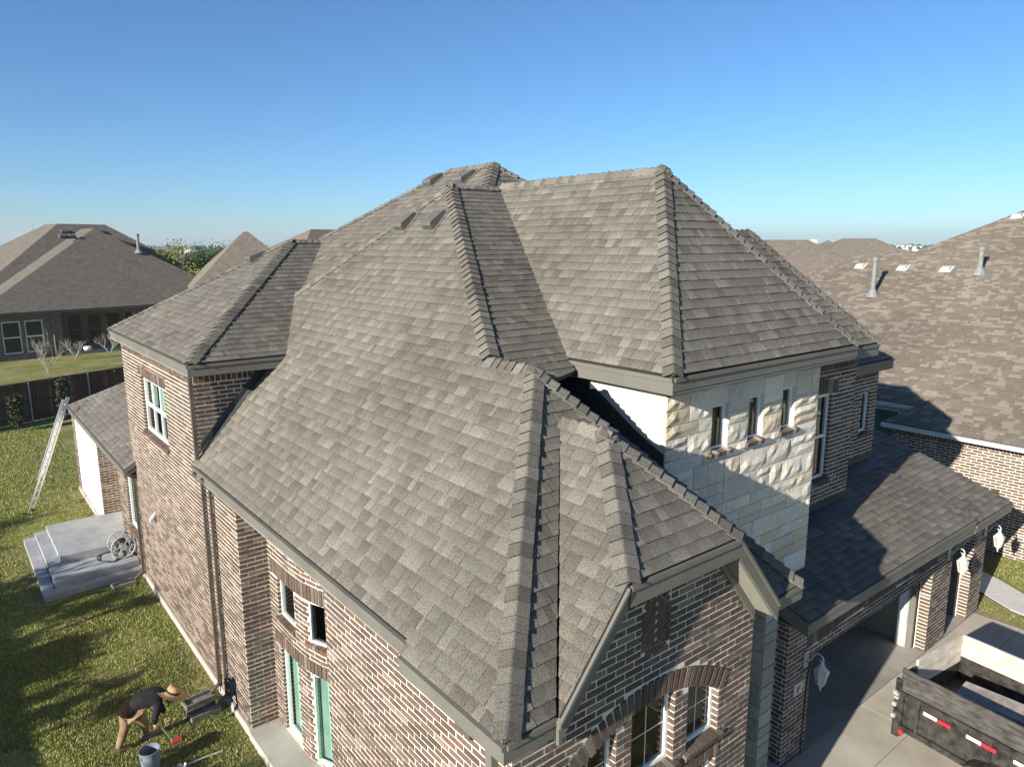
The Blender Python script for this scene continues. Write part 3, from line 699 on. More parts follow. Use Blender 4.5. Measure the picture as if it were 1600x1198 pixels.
# pointed herringbone niche
nfr = (np.array([5.1, 4.15, 0]), np.array([1.0, 0, 0]), np.array([0, 0, 1.0]), np.array([0, -1.0, 0]))
NICHE = [(-.155, 4.16), (.155, 4.16), (.155, 4.56), (0, 4.72), (-.155, 4.56)]
for r in range(-3, 9):
    for sgn in (-1, 1):
        cz = 4.20+r*.092; cx = sgn*.088; an = sgn*math.radians(-48); ca, sa_ = math.cos(an), math.sin(an)
        q = [(cx+ca*x-sa_*z, cz+sa_*x+ca*z) for x, z in ((-.135, -.029), (.125, -.029), (.125, .029), (-.135, .029))]
        q = clip_convex(q, NICHE); half = [(-.3, 4), (0.0, 4), (0.0, 5), (-.3, 5)] if sgn < 0 else [(0.0, 4), (.3, 4), (.3, 5), (0.0, 5)]
        if q: q = clip_convex(q, half)
        if q and abs(area2(q)) > 8e-4: t = RNG.randrange(len(BRICK_TONES)); HB.add(wG, nfr, q, [.006]*len(q), BRICK_TONES[t])
for (x0, z0), (x1, z1) in (((-.155, 4.15), (-.155, 4.57)), ((.155, 4.57), (.155, 4.15)), ((-.155, 4.57), (0, 4.735)), ((0, 4.735), (.155, 4.57)), ((.155, 4.15), (-.155, 4.15))):
    L_n = math.hypot(x1-x0, z1-z0); dx, dz = (x1-x0)/L_n, (z1-z0)/L_n; k = max(2, int(L_n/.1))
    for i in range(k):
        a0 = L_n*i/k+.006; a1 = L_n*(i+1)/k-.006; t = RNG.randrange(len(BRICK_TONES))
        q = [(x0+dx*a0, z0+dz*a0), (x0+dx*a1, z0+dz*a1), (x0+dx*a1-dz*.055, z0+dz*a1+dx*.055), (x0+dx*a0-dz*.055, z0+dz*a0+dx*.055)]
        HB.add(wG, nfr, q, [.013]*4, BRICK_TONES[t])
brick_wall(house, [(6.8, 4.15), (6.8, 5.6)], .15, 4.1, HB, bricks=False)
# downspout board at the front corner
panel(house, [(3.225, 4.42, 0.1), (3.225, 4.33, .1), (3.295, 4.33, .1), (3.295, 4.42, .1)], 'trim', 'downspout', (0, 0, 3.95))
# wall above the long slope
wU, pU = brick_wall(house, [(3.25, 12.8), (5.05, 12.8)], 4.3, 5.95, HB, outline=[(0, 4.45), (1.5, 5.92), (0, 5.92)], nobrick=[(0, 1.8, 5.68, 6)], offset=.05)
soldiers(wU, pU, .01, 1.22, 5.69, .2, HB)
fl = MB(); fl.prism([(3.3, 12.77, 4.47), (4.62, 12.77, 5.95), (4.62, 12.77, 6.10), (3.3, 12.77, 4.64)], (0, .02, 0)); fl.prism([(3.3, 12.62, 4.485), (4.75, 12.62, 6.11), (4.75, 12.78, 6.11), (3.3, 12.78, 4.485)], (0, 0, .012)); fl.build('flashing', 'dark_flash', house)
# --- tower: stucco side, stone front
panel(house, [(6.66, 7.4, 4.2), (6.66, 5.39, 4.2), (6.66, 5.39, 6.36), (6.66, 7.4, 6.36)], 'stucco', 'wall', (.1, 0, 0))
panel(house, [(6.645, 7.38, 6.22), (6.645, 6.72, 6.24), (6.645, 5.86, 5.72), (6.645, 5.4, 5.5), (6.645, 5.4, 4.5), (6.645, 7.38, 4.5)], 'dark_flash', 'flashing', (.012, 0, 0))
ST_TONES = [(.62, .555, .44), (.68, .62, .505), (.56, .51, .41), (.62, .53, .39), (.72, .665, .56), (.53, .45, .32), (.54, .505, .43), (.66, .61, .505)]
def stone_face(wall, pa, a, b, c, d, rough=.03, tone=None):
    O, U, V, N = pa.frame((a+b)/2, 0); O = O-U*((a+b)/2); g = .007
    a += g; b -= g; c += g; d -= g
    nx = max(2, min(5, int((b-a)/.09))); nz = max(2, min(4, int((d-c)/.08)))
    ph = RNG.uniform(0, 50); tilt = RNG.uniform(-.4, .4); vs = []; 
    for j in range(nz+1):
        for i in range(nx+1):
            x = a+(b-a)*i/nx; z = c+(d-c)*j/nz; e = 0 if (i in (0, nx) or j in (0, nz)) else 1
            h = .012+(rough*.45+RNG.uniform(-.3, .9)*rough)*e
            if not e: x += RNG.uniform(-.004, .004); z += RNG.uniform(-.004, .004)
            vs.append(O+U*x+V*z+N*h)
    f = [(j*(nx+1)+i, j*(nx+1)+i+1, (j+1)*(nx+1)+i+1, (j+1)*(nx+1)+i) for j in range(nz) for i in range(nx)]
    ring = [i for i in range(nx+1)]+[(j+1)*(nx+1)+nx for j in range(nz)]+[nz*(nx+1)+i for i in range(nx-1, -1, -1)]+[j*(nx+1) for j in range(nz-1, 0, -1)]
    base = len(vs)
    for k in ring: p = vs[k]; vs.append(p-N*.05)
    n = len(ring); f += [(ring[(k+1) % n], ring[k], base+k, base+(k+1) % n) for k in range(n)]
    mb = MB(); mb.add(vs, f, tone or ST_TONES[RNG.randrange(len(ST_TONES))]); mb.build('stone', 'stone', wall)
sh = [(.91, 1.25, 5.36, 5.98), (1.72, 2.06, 5.37, 5.99), (2.53, 2.86, 5.38, 6.0)]
wS, pS = brick_wall(house, [(6.65, 5.39), (10.16, 5.39)], 2.6, 6.36, HB, holes=sh, depth=.11, mortar='mortar_stone', bricks=False)
def stone_rows(wall, pa, L, z0, z1, holes, rough=.024, tones=None):
    z = z0
    while z < z1-.05:
        hgt = RNG.choice((.17, .22, .27, .31, .36)); zt = min(z+hgt, z1)
        if z1-zt < .1: zt = z1
        cuts = [(0.0, L)]
        for h in holes:
            if h[2] < zt-.01 and h[3] > z+.01:
                ns = []
                for a, b in cuts:
                    if b <= h[0] or a >= h[1]: ns.append((a, b)); continue
                    if a < h[0]: ns.append((a, h[0]))
                    if b > h[1]: ns.append((h[1], b))
                cuts = ns
        for a, b in cuts:
            x = a
            while x < b-.01:
                wd = RNG.uniform(.26, .78); xe = x+wd
                if b-xe < .16: xe = b
                if zt-z > .26 and RNG.random() < .35 and xe-x > .2:
                    m = z+(zt-z)*RNG.uniform(.4, .6); stone_face(wall, pa, x, xe, z, m, rough, RNG.choice(tones or ST_TONES)); stone_face(wall, pa, x, xe, m, zt, rough, RNG.choice(tones or ST_TONES))
                else: stone_face(wall, pa, x, xe, z, zt, rough, RNG.choice(tones or ST_TONES))
                x = xe
        z = zt
stone_rows(wS, pS, 3.51, 2.75, 6.22, [(h[0], h[1], h[2]-.07, h[3]) for h in sh])
panel(house, [(6.62, 5.34, 6.24), (10.2, 5.34, 6.24), (10.2, 5.34, 6.36), (6.62, 5.34, 6.36)], 'soffit', 'frieze_board', (0, .06, 0))
for h in sh:
    window(house, pS, h[0], h[1], h[2]+.02, h[3], recess=.075, fw=.035, cols=1, rows=1, backing=[(h[0]+.12, h[1]-.04, h[2]+.05, h[3]-.12, 'tan_blind')])
    sill(wS, pS, h[0]-.06, h[1]+.1, h[2], HB, out=.06, depth=.06, tones=[(.16, .12, .10), (.11, .085, .075), (.42, .38, .33)])
brick_wall(house, [(10.16, 5.39), (10.16, 6.3)], 2.7, 6.3, HB, bricks=False)
# stone pier at the entry
PIER = [(.30, .295, .26), (.35, .34, .30), (.26, .255, .225)]
MAT['mortar_pier'] = mix_mat('mortar_pier', (.2, .2, .18), (.27, .265, .24), 5, .95, .3, 60)
for path, wd_ in (([(7.97, 5.0), (7.97, 4.7)], .3), ([(7.97, 4.7), (8.27, 4.7)], .3)):
    wP, pP = brick_wall(house, path, .1, 3.4, HB, bricks=False, mortar='mortar_pier'); stone_rows(wP, pP, wd_, .1, 3.4, [], .006, PIER)
panel(house, [(7.98, 4.71, .1), (8.27, 4.71, .1), (8.27, 5.0, .1), (7.98, 5.0, .1)], 'mortar_pier', 'wall', (0, 0, 3.29))
slab_e = [(6.85, 4.3, 0), (9.3, 4.3, 0), (9.3, 7.5, 0), (6.85, 7.5, 0)]
panel(house, slab_e, 'slab', 'entry_slab', (0, 0, .12))
# --- brick walls right of the tower
zin2 = 5.36
w1, p1 = brick_wall(house, [(10.16, 6.21), (13.02, 6.21)], 3.1, 6.08, HB, holes=[(1.1, 2.06, 3.86, 5.42)], nobrick=[(.95, 2.2, 5.42, 5.68), (0, 3, 5.84, 6.1)])
soldiers(w1, p1, .95, 2.2, 5.40, .25, HB, arc=lambda s: .05*(1-((s-1.58)/.62)**2), proud=.02); soldiers(w1, p1, .02, 2.84, 5.845, .2, HB); sill(w1, p1, 1.05, 2.12, 3.86, HB)
window(house, p1, 1.1, 2.06, 3.88, 5.41, recess=.09, cols=1, rows=2, fw=.05, backing=[(1.15, 2.0, 4.65, 5.36, 'blind')])
brick_wall(house, [(13.02, 6.21), (13.02, 6.85)], 3.1, 6.08, HB, bricks=False)
qa = P((1334, 677), y=6.95); qb = P((1349, 610), y=6.95)
ww = (qa[0]-13.02, qa[0]-13.02+.38, max(4.0, qa[2]), qb[2])
w2, p2 = brick_wall(house, [(13.02, 6.85), (15.36, 6.85)], 3.3, 5.52, HB, holes=[ww], nobrick=[(0, 2.4, 5.28, 5.6)])
soldiers(w2, p2, .02, 2.32, 5.29, .2, HB); sill(w2, p2, ww[0]-.05, ww[1]+.05, ww[2], HB)
window(house, p2, ww[0], ww[1], ww[2]+.02, ww[3], recess=.09, fw=.05, backing=[(ww[0]+.05, ww[1]-.05, ww[2]+.3, ww[3]-.05, 'blind')])
brick_wall(house, [(15.36, 6.85), (15.36, 10)], 3.3, 5.52, HB, bricks=False)
for a, b, y, z in ((10.2, 13.0, 6.19, 3.29), (13.04, 15.34, 6.83, 3.49)):
    fl = MB(); fl.prism([(a, y-.012, z-.05), (b, y-.012, z-.05), (b, y-.012, z+.13), (a, y-.012, z+.13)], (0, .01, 0)); fl.prism([(a, y-.3, z-.078), (b, y-.3, z-.078), (b, y-.02, z+.016), (a, y-.02, z+.016)], (0, 0, .012)); fl.build('flashing', 'dark_flash', house)
fl = MB(); fl.prism([(9.1, 5.05, 2.94), (10.1, 5.05, 2.94), (10.1, 5.36, 3.04), (9.1, 5.36, 3.04)], (0, 0, .012)); fl.build('flashing', 'dark_flash', house)
# --- garage
op = [(.70, 5.2, 0.02, 1.70), (6.12, 7.27, .02, 1.92)]
wg, pg = brick_wall(house, [(9.35, 5.1), (17.3, 5.1)], .02, 2.56, HB, holes=op, depth=.2, nobrick=[(.55+i*.3, .55+(i+1)*.3, 1.86+.12*(1-((.55+(i+.5)*.3-2.95)/2.4)**2), 2.08+.12*(1-((.55+(i+.5)*.3-2.95)/2.4)**2)) for i in range(16)])
soldiers(wg, pg, .55, 5.35, 1.865, .205, HB, arc=lambda s: .12*(1-((s-2.95)/2.4)**2), proud=.014)
brick_wall(house, [(9.35, 6.3), (9.35, 5.1)], .02, 2.95, HB)
brick_wall(house, [(17.3, 5.1), (17.3, 8.2)], .02, 2.6, HB, bricks=False)
gi = MB()
for a, b in (((9.5, 11, 0), (9.5, 5.32, 0)), ((9.5, 11, 0), (17.2, 11, 0)), ((17.2, 11, 0), (17.2, 5.32, 0))):
    gi.add([a, b, (b[0], b[1], 2.45), (a[0], a[1], 2.45)], [(0, 1, 2, 3)])
gi.add([(9.5, 5.32, 2.45), (17.2, 5.32, 2.45), (17.2, 11, 2.45), (9.5, 11, 2.45)], [(0, 1, 2, 3)])
gi.build('garage_interior', 'soffit', house)
panel(house, [(14.47, 5.32, .03), (14.55, 5.32, .03), (14.55, 5.42, .03), (14.47, 5.42, .03)], 'trim', 'door_jamb', (0, 0, 1.8))
panel(house, [(14.45, 5.46, .03), (14.60, 5.46, .03), (14.60, 5.62, .03), (14.45, 5.62, .03)], 'white', 'garage_partition', (0, 0, 2.3))
panel(house, [(14.44, 5.42, .03), (14.465, 5.42, .03), (14.465, 5.45, .03), (14.44, 5.45, .03)], 'galv', 'door_track', (0, 0, 1.9))
panel(house, [(14.60, 5.46, .03), (14.62, 5.46, .03), (14.62, 7.5, .03), (14.60, 7.5, .03)], 'soffit', 'garage_partition', (0, 0, 2.3))
panel(house, [(15.44, 5.31, .03), (15.5, 5.31, .03), (15.5, 5.5, .03), (15.44, 5.5, .03)], 'trim', 'door_jamb', (0, 0, 2.02))
panel(house, [(16.54, 5.31, .03), (16.62, 5.31, .03), (16.62, 5.5, .03), (16.54, 5.5, .03)], 'trim', 'door_jamb', (0, 0, 2.02))
gd = MB(); gd.prism([(15.5, 5.45, .03), (16.54, 5.45, .03), (16.54, 5.45, 2.04), (15.5, 5.45, 2.04)], (0, .05, 0)); gd.build('garage_door', 'black', house)
# --- rear single-storey part
wr_, pr_ = brick_wall(house, [(3.25, 20.85), (3.25, 18.6)], .15, 2.7, HB, holes=[(1.0, 2.1, .95, 2.5)])
window(house, pr_, 1.0, 2.1, .97, 2.49, cols=2, rows=1, fw=.05, backing=[(1.05, 2.05, 1.0, 2.45, 'blind')]); sill(wr_, pr_, .95, 2.15, .95, HB)
brick_wall(house, [(3.05, 22.5), (3.62, 22.5)], .15, 2.7, HB)
panel(house, [(3.62, 22.6, .45), (4.5, 22.6, .45), (4.5, 22.6, 2.6), (3.62, 22.6, 2.6)], 'dark', 'door', (0, .05, 0))
brick_wall(house, [(3.6, 22.6), (3.6, 20.85)], .15, 2.7, HB, bricks=False)
panel(house, [(3.05, 26.4, .1), (3.05, 22.52, .1), (3.05, 22.52, 2.68), (3.05, 26.4, 2.68)], 'stucco', 'wall', (.1, 0, 0))
brick_wall(house, [(3.04, 26.9), (3.04, 26.4)], .1, 2.68, HB)
found([(3.05, 26.9), (3.05, 22.5)]); found([(3.25, 20.85), (3.25, 18.6)])
# hidden back walls close the house
bk = MB()
for a, b, zt in (((3.25, 18.6), (12, 18.6), 5.9), ((12, 18.6), (12, 8), 6.0), ((3.05, 26.9), (7, 26.9), 2.6)):
    bk.add([(a[0], a[1], 0), (b[0], b[1], 0), (b[0], b[1], zt), (a[0], a[1], zt)], [(0, 1, 2, 3)])
bk.build('back_wall', 'mortar', house)
# --- downspouts, vents and small fittings
def downspout(pts, r=.038):
    mb = MB(); pts = [np.array(p, float) for p in pts]
    for a, b in zip(pts, pts[1:]): mb.bar(a, b+(b-a)/np.linalg.norm(b-a)*r*.6, r*2, r*1.6)
    return mb.build('downspout', 'downspout', house)
downspout([(3.1, 12.72, 5.9), (3.19, 12.68, 5.82), (3.19, 12.66, 4.42)])
downspout([(3.08, 12.58, 4.2), (3.2, 12.52, 4.05), (3.2, 12.52, .22), (3.08, 12.52, .12)], .03)
downspout([(3.08, 12.15, 4.2), (3.2, 12.08, 4.05), (3.2, 12.08, .22), (3.06, 12.1, .12)], .03)
downspout([(3.05, 18.35, 2.7), (3.19, 18.4, 2.6), (3.19, 18.4, .2), (3.0, 18.35, .1)])
mb = MB(); mb.prism([(3.05, 4.62, 4.03), (3.05, 4.40, 4.03), (3.3, 4.40, 3.93), (3.3, 4.62, 3.93)], (0, 0, -.09)); mb.build('gutter_outlet', 'downspout', house)
mb = MB(); mb.prism([(3.25, 16.82, 2.2), (3.25, 16.66, 2.2), (3.13, 16.66, 2.06), (3.13, 16.82, 2.06)], (0, 0, -.06)); mb.build('wall_vent', 'galv', house)
def roof_vent(p, s, parent=house, mat='vent', w=.24, l=.34, h=.12, nx=-1, ny=0):
    """slant-back vent on a slope rising along (-nx,-ny) with pitch s"""
    up = np.array([-nx, -ny, s]); up = up/np.linalg.norm(up); n = np.array([nx*s, ny*s, 1.0]); n /= np.linalg.norm(n); u = np.cross(up, n); c = np.array(p, float)
    def q(a, b, d): return c+u*a+up*b+n*d
    mb = MB()
    mb.prism([q(-w*.7, -l*.7, .012), q(w*.7, -l*.7, .012), q(w*.7, l*.7, .012), q(-w*.7, l*.7, .012)], n*.008)
    prof = [(-l/2, .02), (-l/2, h*.75), (-l/2+.05, h), (l/2-.02, h*.55), (l/2, .02)]
    loopA = [q(-w/2, b, d) for b, d in prof]
    mb.prism(loopA, u*w)
    o = mb.build('roof_vent', mat, parent)
    return o
for y in (11.53, 10.57): roof_vent((6.80, y, 8.39), 1.12, w=.3, l=.4, h=.15)
for x, y, z in ((8.54, 13.3, 9.31), (8.5, 12.1, 9.28)): roof_vent((x, y, z), .8, w=.3, l=.4, h=.15)
roof_vent((5.67, 16.1, 7.71), .627, w=.3, l=.4, h=.15)
HB.finish(); HS.finish()

# ================================================================== paving
drive = MB(); DR = []
def slab(name, pts, z, h, mat, parent=None, kind='structure'):
    mb = MB(); mb.prism([(p[0], p[1], z-h) for p in pts], (0, 0, h)); o = mb.build(name, mat, parent)
    if kind and parent is None: o['kind'] = kind
    return o
dr = slab('driveway', [(9.0, -30), (17.1, -30), (17.1, 5.08), (9.0, 5.08)], .0, .1, 'dark_flash')
for i, (x0, x1) in enumerate(((9.0, 11.9), (11.92, 14.6), (14.62, 17.1))):
    ys = [5.08, 4.2, 1.2, -2.0, -5.2, -9, -14, -30]
    for a, b in zip(ys, ys[1:]): slab('concrete_slab', [(x0, b+.012), (x1, b+.012), (x1, a), (x0, a)], .02, .03, 'concrete', dr)
slab('garage_floor', [(9.45, 5.09), (17.2, 5.09), (17.2, 11), (9.45, 11)], .03, .1, 'gfloor')
# curved front path on the right
cen = [(19.15, 6.05), (18.95, 5.55), (18.6, 5.0), (18.3, 4.5), (18.15, 3.8), (18.1, 2.6), (18.1, 0), (18.1, -10)]
pth = MB(); Lp = []; Rp = []
for i, c in enumerate(cen):
    a = np.array(cen[max(i-1, 0)]); b = np.array(cen[min(i+1, len(cen)-1)]); t = (b-a)/np.linalg.norm(b-a); n = np.array([-t[1], t[0]]); Lp.append(np.array(c)+n*.45); Rp.append(np.array(c)-n*.45)
fp = slab('front_path', [tuple(p) for p in Lp]+[tuple(p) for p in Rp[::-1]], .015, .1, 'dark_flash')
for i in range(len(cen)-1):
    g = .012
    l0, l1, r0, r1 = Lp[i], Lp[i+1], Rp[i], Rp[i+1]
    slab('concrete_slab', [tuple(l0+(l1-l0)*g), tuple(l1), tuple(r1), tuple(r0+(r1-r0)*g)], .03, .03, 'path', fp)
# patio with three steps
patio = empty('patio_steps', (1.6, 19, 0), world_kids=True); tag(patio, 'grey concrete patio with three low steps beside the rear wall', 'patio')
MAT['patio'] = mix_mat('patio', (.25, .265, .275), (.36, .37, .375), 1.6, .9, .35, 30)
slab('patio_slab', [(1.66, 20.0), (3.24, 20.0), (3.24, 20.9), (3.6, 20.9), (3.6, 22.6), (1.64, 22.6)], .45, .45, 'patio', patio)
slab('step', [(1.40, 18.82), (3.22, 18.97), (3.22, 19.995), (1.655, 19.995), (1.635, 22.66), (1.37, 22.66)], .30, .3, 'patio', patio)
slab('step', [(1.14, 18.5), (3.2, 18.72), (3.2, 18.93), (1.38, 18.8), (1.36, 22.76), (1.11, 22.76)], .15, .15, 'patio', patio)

# ================================================================== fences
FT = [(.13, .070, .042), (.105, .056, .035), (.155, .086, .052), (.09, .050, .034), (.18, .10, .062)]
def fence(name, label, a, b, hgt=1.9, z=0, pw=.14, rails=True, posts=True, group=None, side=1, cap=True, mates=None):
    a = np.array(a, float); b = np.array(b, float); d = b-a; L = np.linalg.norm(d); d /= L; n = np.array([d[1], -d[0]])*side
    root = empty(name, (a[0], a[1], z), world_kids=True); tag(root, label, 'fence', group)
    k = int(L/pw); meshes = []
    for t in FT:
        mb = MB(); mb.box((0, 0, hgt/2-.03), (pw-.008, .018, hgt-.08), col=t); me = mb.mesh('picket'); me.materials.append(MAT['board']); meshes.append(me)
    ang = math.atan2(d[1], d[0])
    for i in range(k):
        o = bpy.data.objects.new('picket', meshes[RNG.randrange(len(FT))]); p = a+d*(i+.5)*pw+n*(-.015 if i % 1 else 0)
        link(o, root); o.location = (p[0]+n[0]*RNG.uniform(-.006, .006), p[1]+n[1]*RNG.uniform(-.006, .006), z+RNG.uniform(-.01, .01)); o.rotation_euler = (0, 0, ang)
    if rails:
        for h in (.25, .95, hgt-.25):
            mb = MB(); p = a+n*.035; q = b+n*.035; mb.bar((p[0], p[1], z+h), (q[0], q[1], z+h), .04, .09, col=FT[1]); mb.build('rail', 'board', root)
    if cap:
        mb = MB(); mb.bar((a[0], a[1], z+hgt-.04), (b[0], b[1], z+hgt-.04), .13, .04, col=(.16, .095, .06), up=(0, 0, 1)); mb.build('cap_rail', 'board', root)
    if posts:
        m = max(1, int(round(L/2.75)))
        for i in range(m+1):
            p = a+d*L*i/m+n*.085; mb = MB(); mb.tube([(p[0], p[1], z), (p[0], p[1], z+hgt-.06)], .035, 8); mb.build('post', 'galv', root)
            if i < m:
                q = a+d*L*(i+.5)/m+n*.05; mb = MB(); mb.tube([(q[0], q[1], z+hgt-.16), (q[0]+n[0]*.04, q[1]+n[1]*.04, z+hgt-.16)], .035, 8); mb.build('solar_light', 'white', root)
    return root
fa = np.array([2.86, 39.28]); fd = np.array([2.55, 1.05]); fd /= np.linalg.norm(fd)
fence('wood_fence', 'dark stained wood fence with metal posts behind the rear lawn', tuple(fa-fd*2.75*2), tuple(fa+fd*2.75*3), hgt=1.9, side=1)
fence('wood_fence', 'short dark wood fence joining the garage to the neighbouring brick wall', (17.5, 6.1), (20.95, 6.1), hgt=1.75, side=-1, posts=False)
fence('wood_fence', 'long dark wood fence along the left property line', (-4.55, 38), (-4.55, 1), hgt=1.85, side=1, posts=False, pw=.3)

# ================================================================== simple neighbouring houses
def hip_house(name, label, O, e, w, dpt, wall_h, pitch, group=None, roofm='far_roof', wallm='far_wall', over=.4, windows=(), z0=0.0, ridge=None):
    """hip-roofed house: O front-left ground corner, e along the front"""
    e = np.array([e[0], e[1], 0.0]); e /= np.linalg.norm(e); b = np.array([-e[1], e[0], 0.0]); O = np.array([O[0], O[1], z0], float)
    root = empty(name, tuple(O), world_kids=True); tag(root, label, 'house', group)
    q = lambda u, v, z: O+e*u+b*v+np.array([0, 0, z])
    mb = MB()
    for (u0, v0), (u1, v1) in (((0, 0), (w, 0)), ((w, 0), (w, dpt)), ((w, dpt), (0, dpt)), ((0, dpt), (0, 0))):
        mb.add([q(u0, v0, 0), q(u1, v1, 0), q(u1, v1, wall_h), q(u0, v0, wall_h)], [(0, 1, 2, 3)])
    mb.build('wall', wallm, root)
    u0, u1, v0, v1 = -over, w+over, -over, dpt+over
    W, D = u1-u0, v1-v0
    if W >= D: r0, r1 = (u0+D/2, v0+D/2), (u1-D/2, v0+D/2); h = D/2*pitch
    else: r0, r1 = (u0+W/2, v0+W/2), (u0+W/2, v1-W/2); h = W/2*pitch
    zr = wall_h+h
    c = [q(u0, v0, wall_h), q(u1, v0, wall_h), q(u1, v1, wall_h), q(u0, v1, wall_h)]; A = q(*r0, zr); B = q(*r1, zr)
    if W >= D: fs = [[c[0], c[1], B, A], [c[1], c[2], B], [c[2], c[3], A, B], [c[3], c[0], A]]
    else: fs = [[c[0], c[1], A], [c[1], c[2], B, A], [c[2], c[3], B], [c[3], c[0], A, B]]
    for f in fs: roof_face(root, f, None, deckmat=roofm, thick=.1)
    mb = MB()
    for i in range(4): mb.bar(c[i]-np.array([0, 0, .12]), c[(i+1) % 4]-np.array([0, 0, .12]), .05, .2)
    mb.build('fascia', 'trim', root)
    return root, q
MAT['nl_roof'] = far_shingle_mat('nl_roof', ((.125, .110, .090), (.175, .152, .124), (.07, .062, .052)))
MAT['far_roof'] = far_shingle_mat('far_roof', ((.15, .128, .102), (.205, .176, .142), (.11, .095, .077)))
MAT['far_wall'] = mix_mat('far_wall', (.22, .16, .125), (.32, .25, .2), 8, .95, .2)
MAT['far_wall2'] = mix_mat('far_wall2', (.42, .36, .29), (.5, .43, .35), 8, .95, .2)
# ---- house behind the rear fence
nl = empty('single_storey_house', (3.4, 60.8, 0), world_kids=True)
tag(nl, 'single-storey brick house with big dark brown hip roof behind the rear fence', 'house')
th_ = math.radians(11); NE, NBk = np.array([math.cos(th_), math.sin(th_), 0]), np.array([-math.sin(th_), math.cos(th_), 0]); NO = np.array([3.4, 60.79, 0])
nq = lambda u, v, z: NO+NE*u+NBk*v+np.array([0, 0, z])
Z0 = 3.4
AP = nq(9.7, 8.6, 9.42)
roof_face(nl, [nq(-1.6, 0, Z0), nq(18.2, 0, Z0), AP], None, deckmat='nl_roof')
roof_face(nl, [nq(-1.6, 0, Z0), AP, nq(9.7, 16, 9.42), nq(-1.6, 16, Z0)], None, deckmat='nl_roof')
roof_face(nl, [nq(18.2, 0, Z0), AP, nq(9.7, 16, 9.42), nq(18.2, 16, Z0)], None, deckmat='nl_roof')
roof_face(nl, [nq(-2.2, 2.8, Z0), nq(20, 2.8, Z0), nq(11.9, 12.0, 9.84), nq(8.1, 12.0, 9.84)], None, deckmat='nl_roof')
roof_face(nl, [nq(-2.2, 2.8, Z0), nq(8.1, 12.0, 9.84), nq(8.1, 15.0, 9.84), nq(-2.2, 24, Z0)], None, deckmat='nl_roof')
roof_face(nl, [nq(20, 2.8, Z0), nq(11.9, 12.0, 9.84), nq(11.9, 15.0, 9.84), nq(20, 24, Z0)], None, deckmat='nl_roof')
roof_face(nl, [nq(11.9, 12.0, 9.84), nq(8.1, 12.0, 9.84), nq(8.1, 15.0, 9.84), nq(11.9, 15, 9.84)], None, deckmat='nl_roof')
roof_face(nl, [nq(16.0, -1.6, Z0), nq(23, -1.6, Z0), nq(19.5, 2.2, 6.1)], None, deckmat='nl_roof')
roof_face(nl, [nq(16.0, -1.6, Z0), nq(19.5, 2.2, 6.1), nq(19.5, 8, 6.1), nq(16.0, 8, Z0)], None, deckmat='nl_roof')
mb = MB(); mb.bar(nq(-7, 0, Z0-.12), nq(18.2, 0, Z0-.12), .05, .2); mb.build('fascia', 'downspout', nl)
MAT['mortar_dark'] = mix_mat('mortar_dark', (.26, .22, .185), (.34, .29, .245), 5, .95, .3, 80)
NB = Pieces('brick', 'bricks', 'brick', 0)
wn_, pn_ = brick_wall(nl, [tuple(nq(-8, .6, 0)[:2]), tuple(nq(3.9, .6, 0)[:2])], 0, 3.2, NB, mortar='mortar_dark', holes=[(8.12, 9.27, .45, 2.75), (9.53, 10.68, .45, 2.75)])
brick_wall(nl, [tuple(nq(3.9, .6, 0)[:2]), tuple(nq(3.9, 3.6, 0)[:2])], 0, 3.2, NB, mortar='mortar_dark')
wn2, pn2 = brick_wall(nl, [tuple(nq(3.9, 3.6, 0)[:2]), tuple(nq(16, 3.6, 0)[:2])], 0, 3.2, NB, mortar='mortar_dark', holes=[(1.3, 2.3, .3, 2.7), (2.75, 3.75, .3, 2.7), (4.2, 5.2, .3, 2.7), (5.6, 6.6, .3, 2.7)])
NB.finish()
for a in (8.12, 9.53): window(nl, pn_, a, a+1.15, .47, 2.74, rows=2, fw=.07, bar=.04, backing=[(a+.06, a+1.09, .5, 2.7, 'screen')], recess=.07)
for a in (1.3, 2.75, 4.2, 5.6): window(nl, pn2, a, a+1.0, .32, 2.69, rows=2, fw=.06, bar=.04, recess=.07, mat='trim')
slab('porch_slab', [tuple(nq(3.6, .6, 0)[:2]), tuple(nq(12, .6, 0)[:2]), tuple(nq(12, 3.6, 0)[:2]), tuple(nq(3.6, 3.6, 0)[:2])], .18, .2, 'slab', nl)
mb = MB(); p0 = nq(3.3, .53, 0); mb.tube([p0+np.array([0, 0, .1]), p0+np.array([0, 0, 2.9])], .06, 8); mb.build('downspout', 'trim', nl)
def pipe(base, h, r, parent, mat='galv', cap=True, skirt=True):
    mb = MB(); b = np.array(base, float)
    mb.lathe([(r, -.15), (r, h), (0, h)], b, 12)
    if skirt: mb.lathe([(r*3.2, -.06), (r*2.2, .10), (r*1.05, .28)], b, 12)
    if cap: mb.lathe([(r*.9, h-.02), (r*1.45, h), (r*1.45, h+.14), (0, h+.16)], b, 12)
    return mb.build('vent_pipe', mat, parent)
nfs = .7
pipe(nq(12.0, 5.7, 7.4), 1.4, .12, nl, 'pipe')
for u, v, z in ((6.9, 7.6, 8.72), (7.6, 7.6, 8.72)): roof_vent(nq(u, v, z), .7, nl, w=.5, l=.5, h=.22, nx=-NBk[0], ny=-NBk[1])
for u, v in ((8.2, 11.0), (11.0, 11.0)): roof_vent(nq(u, v, Z0+.70*(v-2.8)), .7, nl, w=.55, l=.5, h=.22, nx=-NBk[0], ny=-NBk[1])

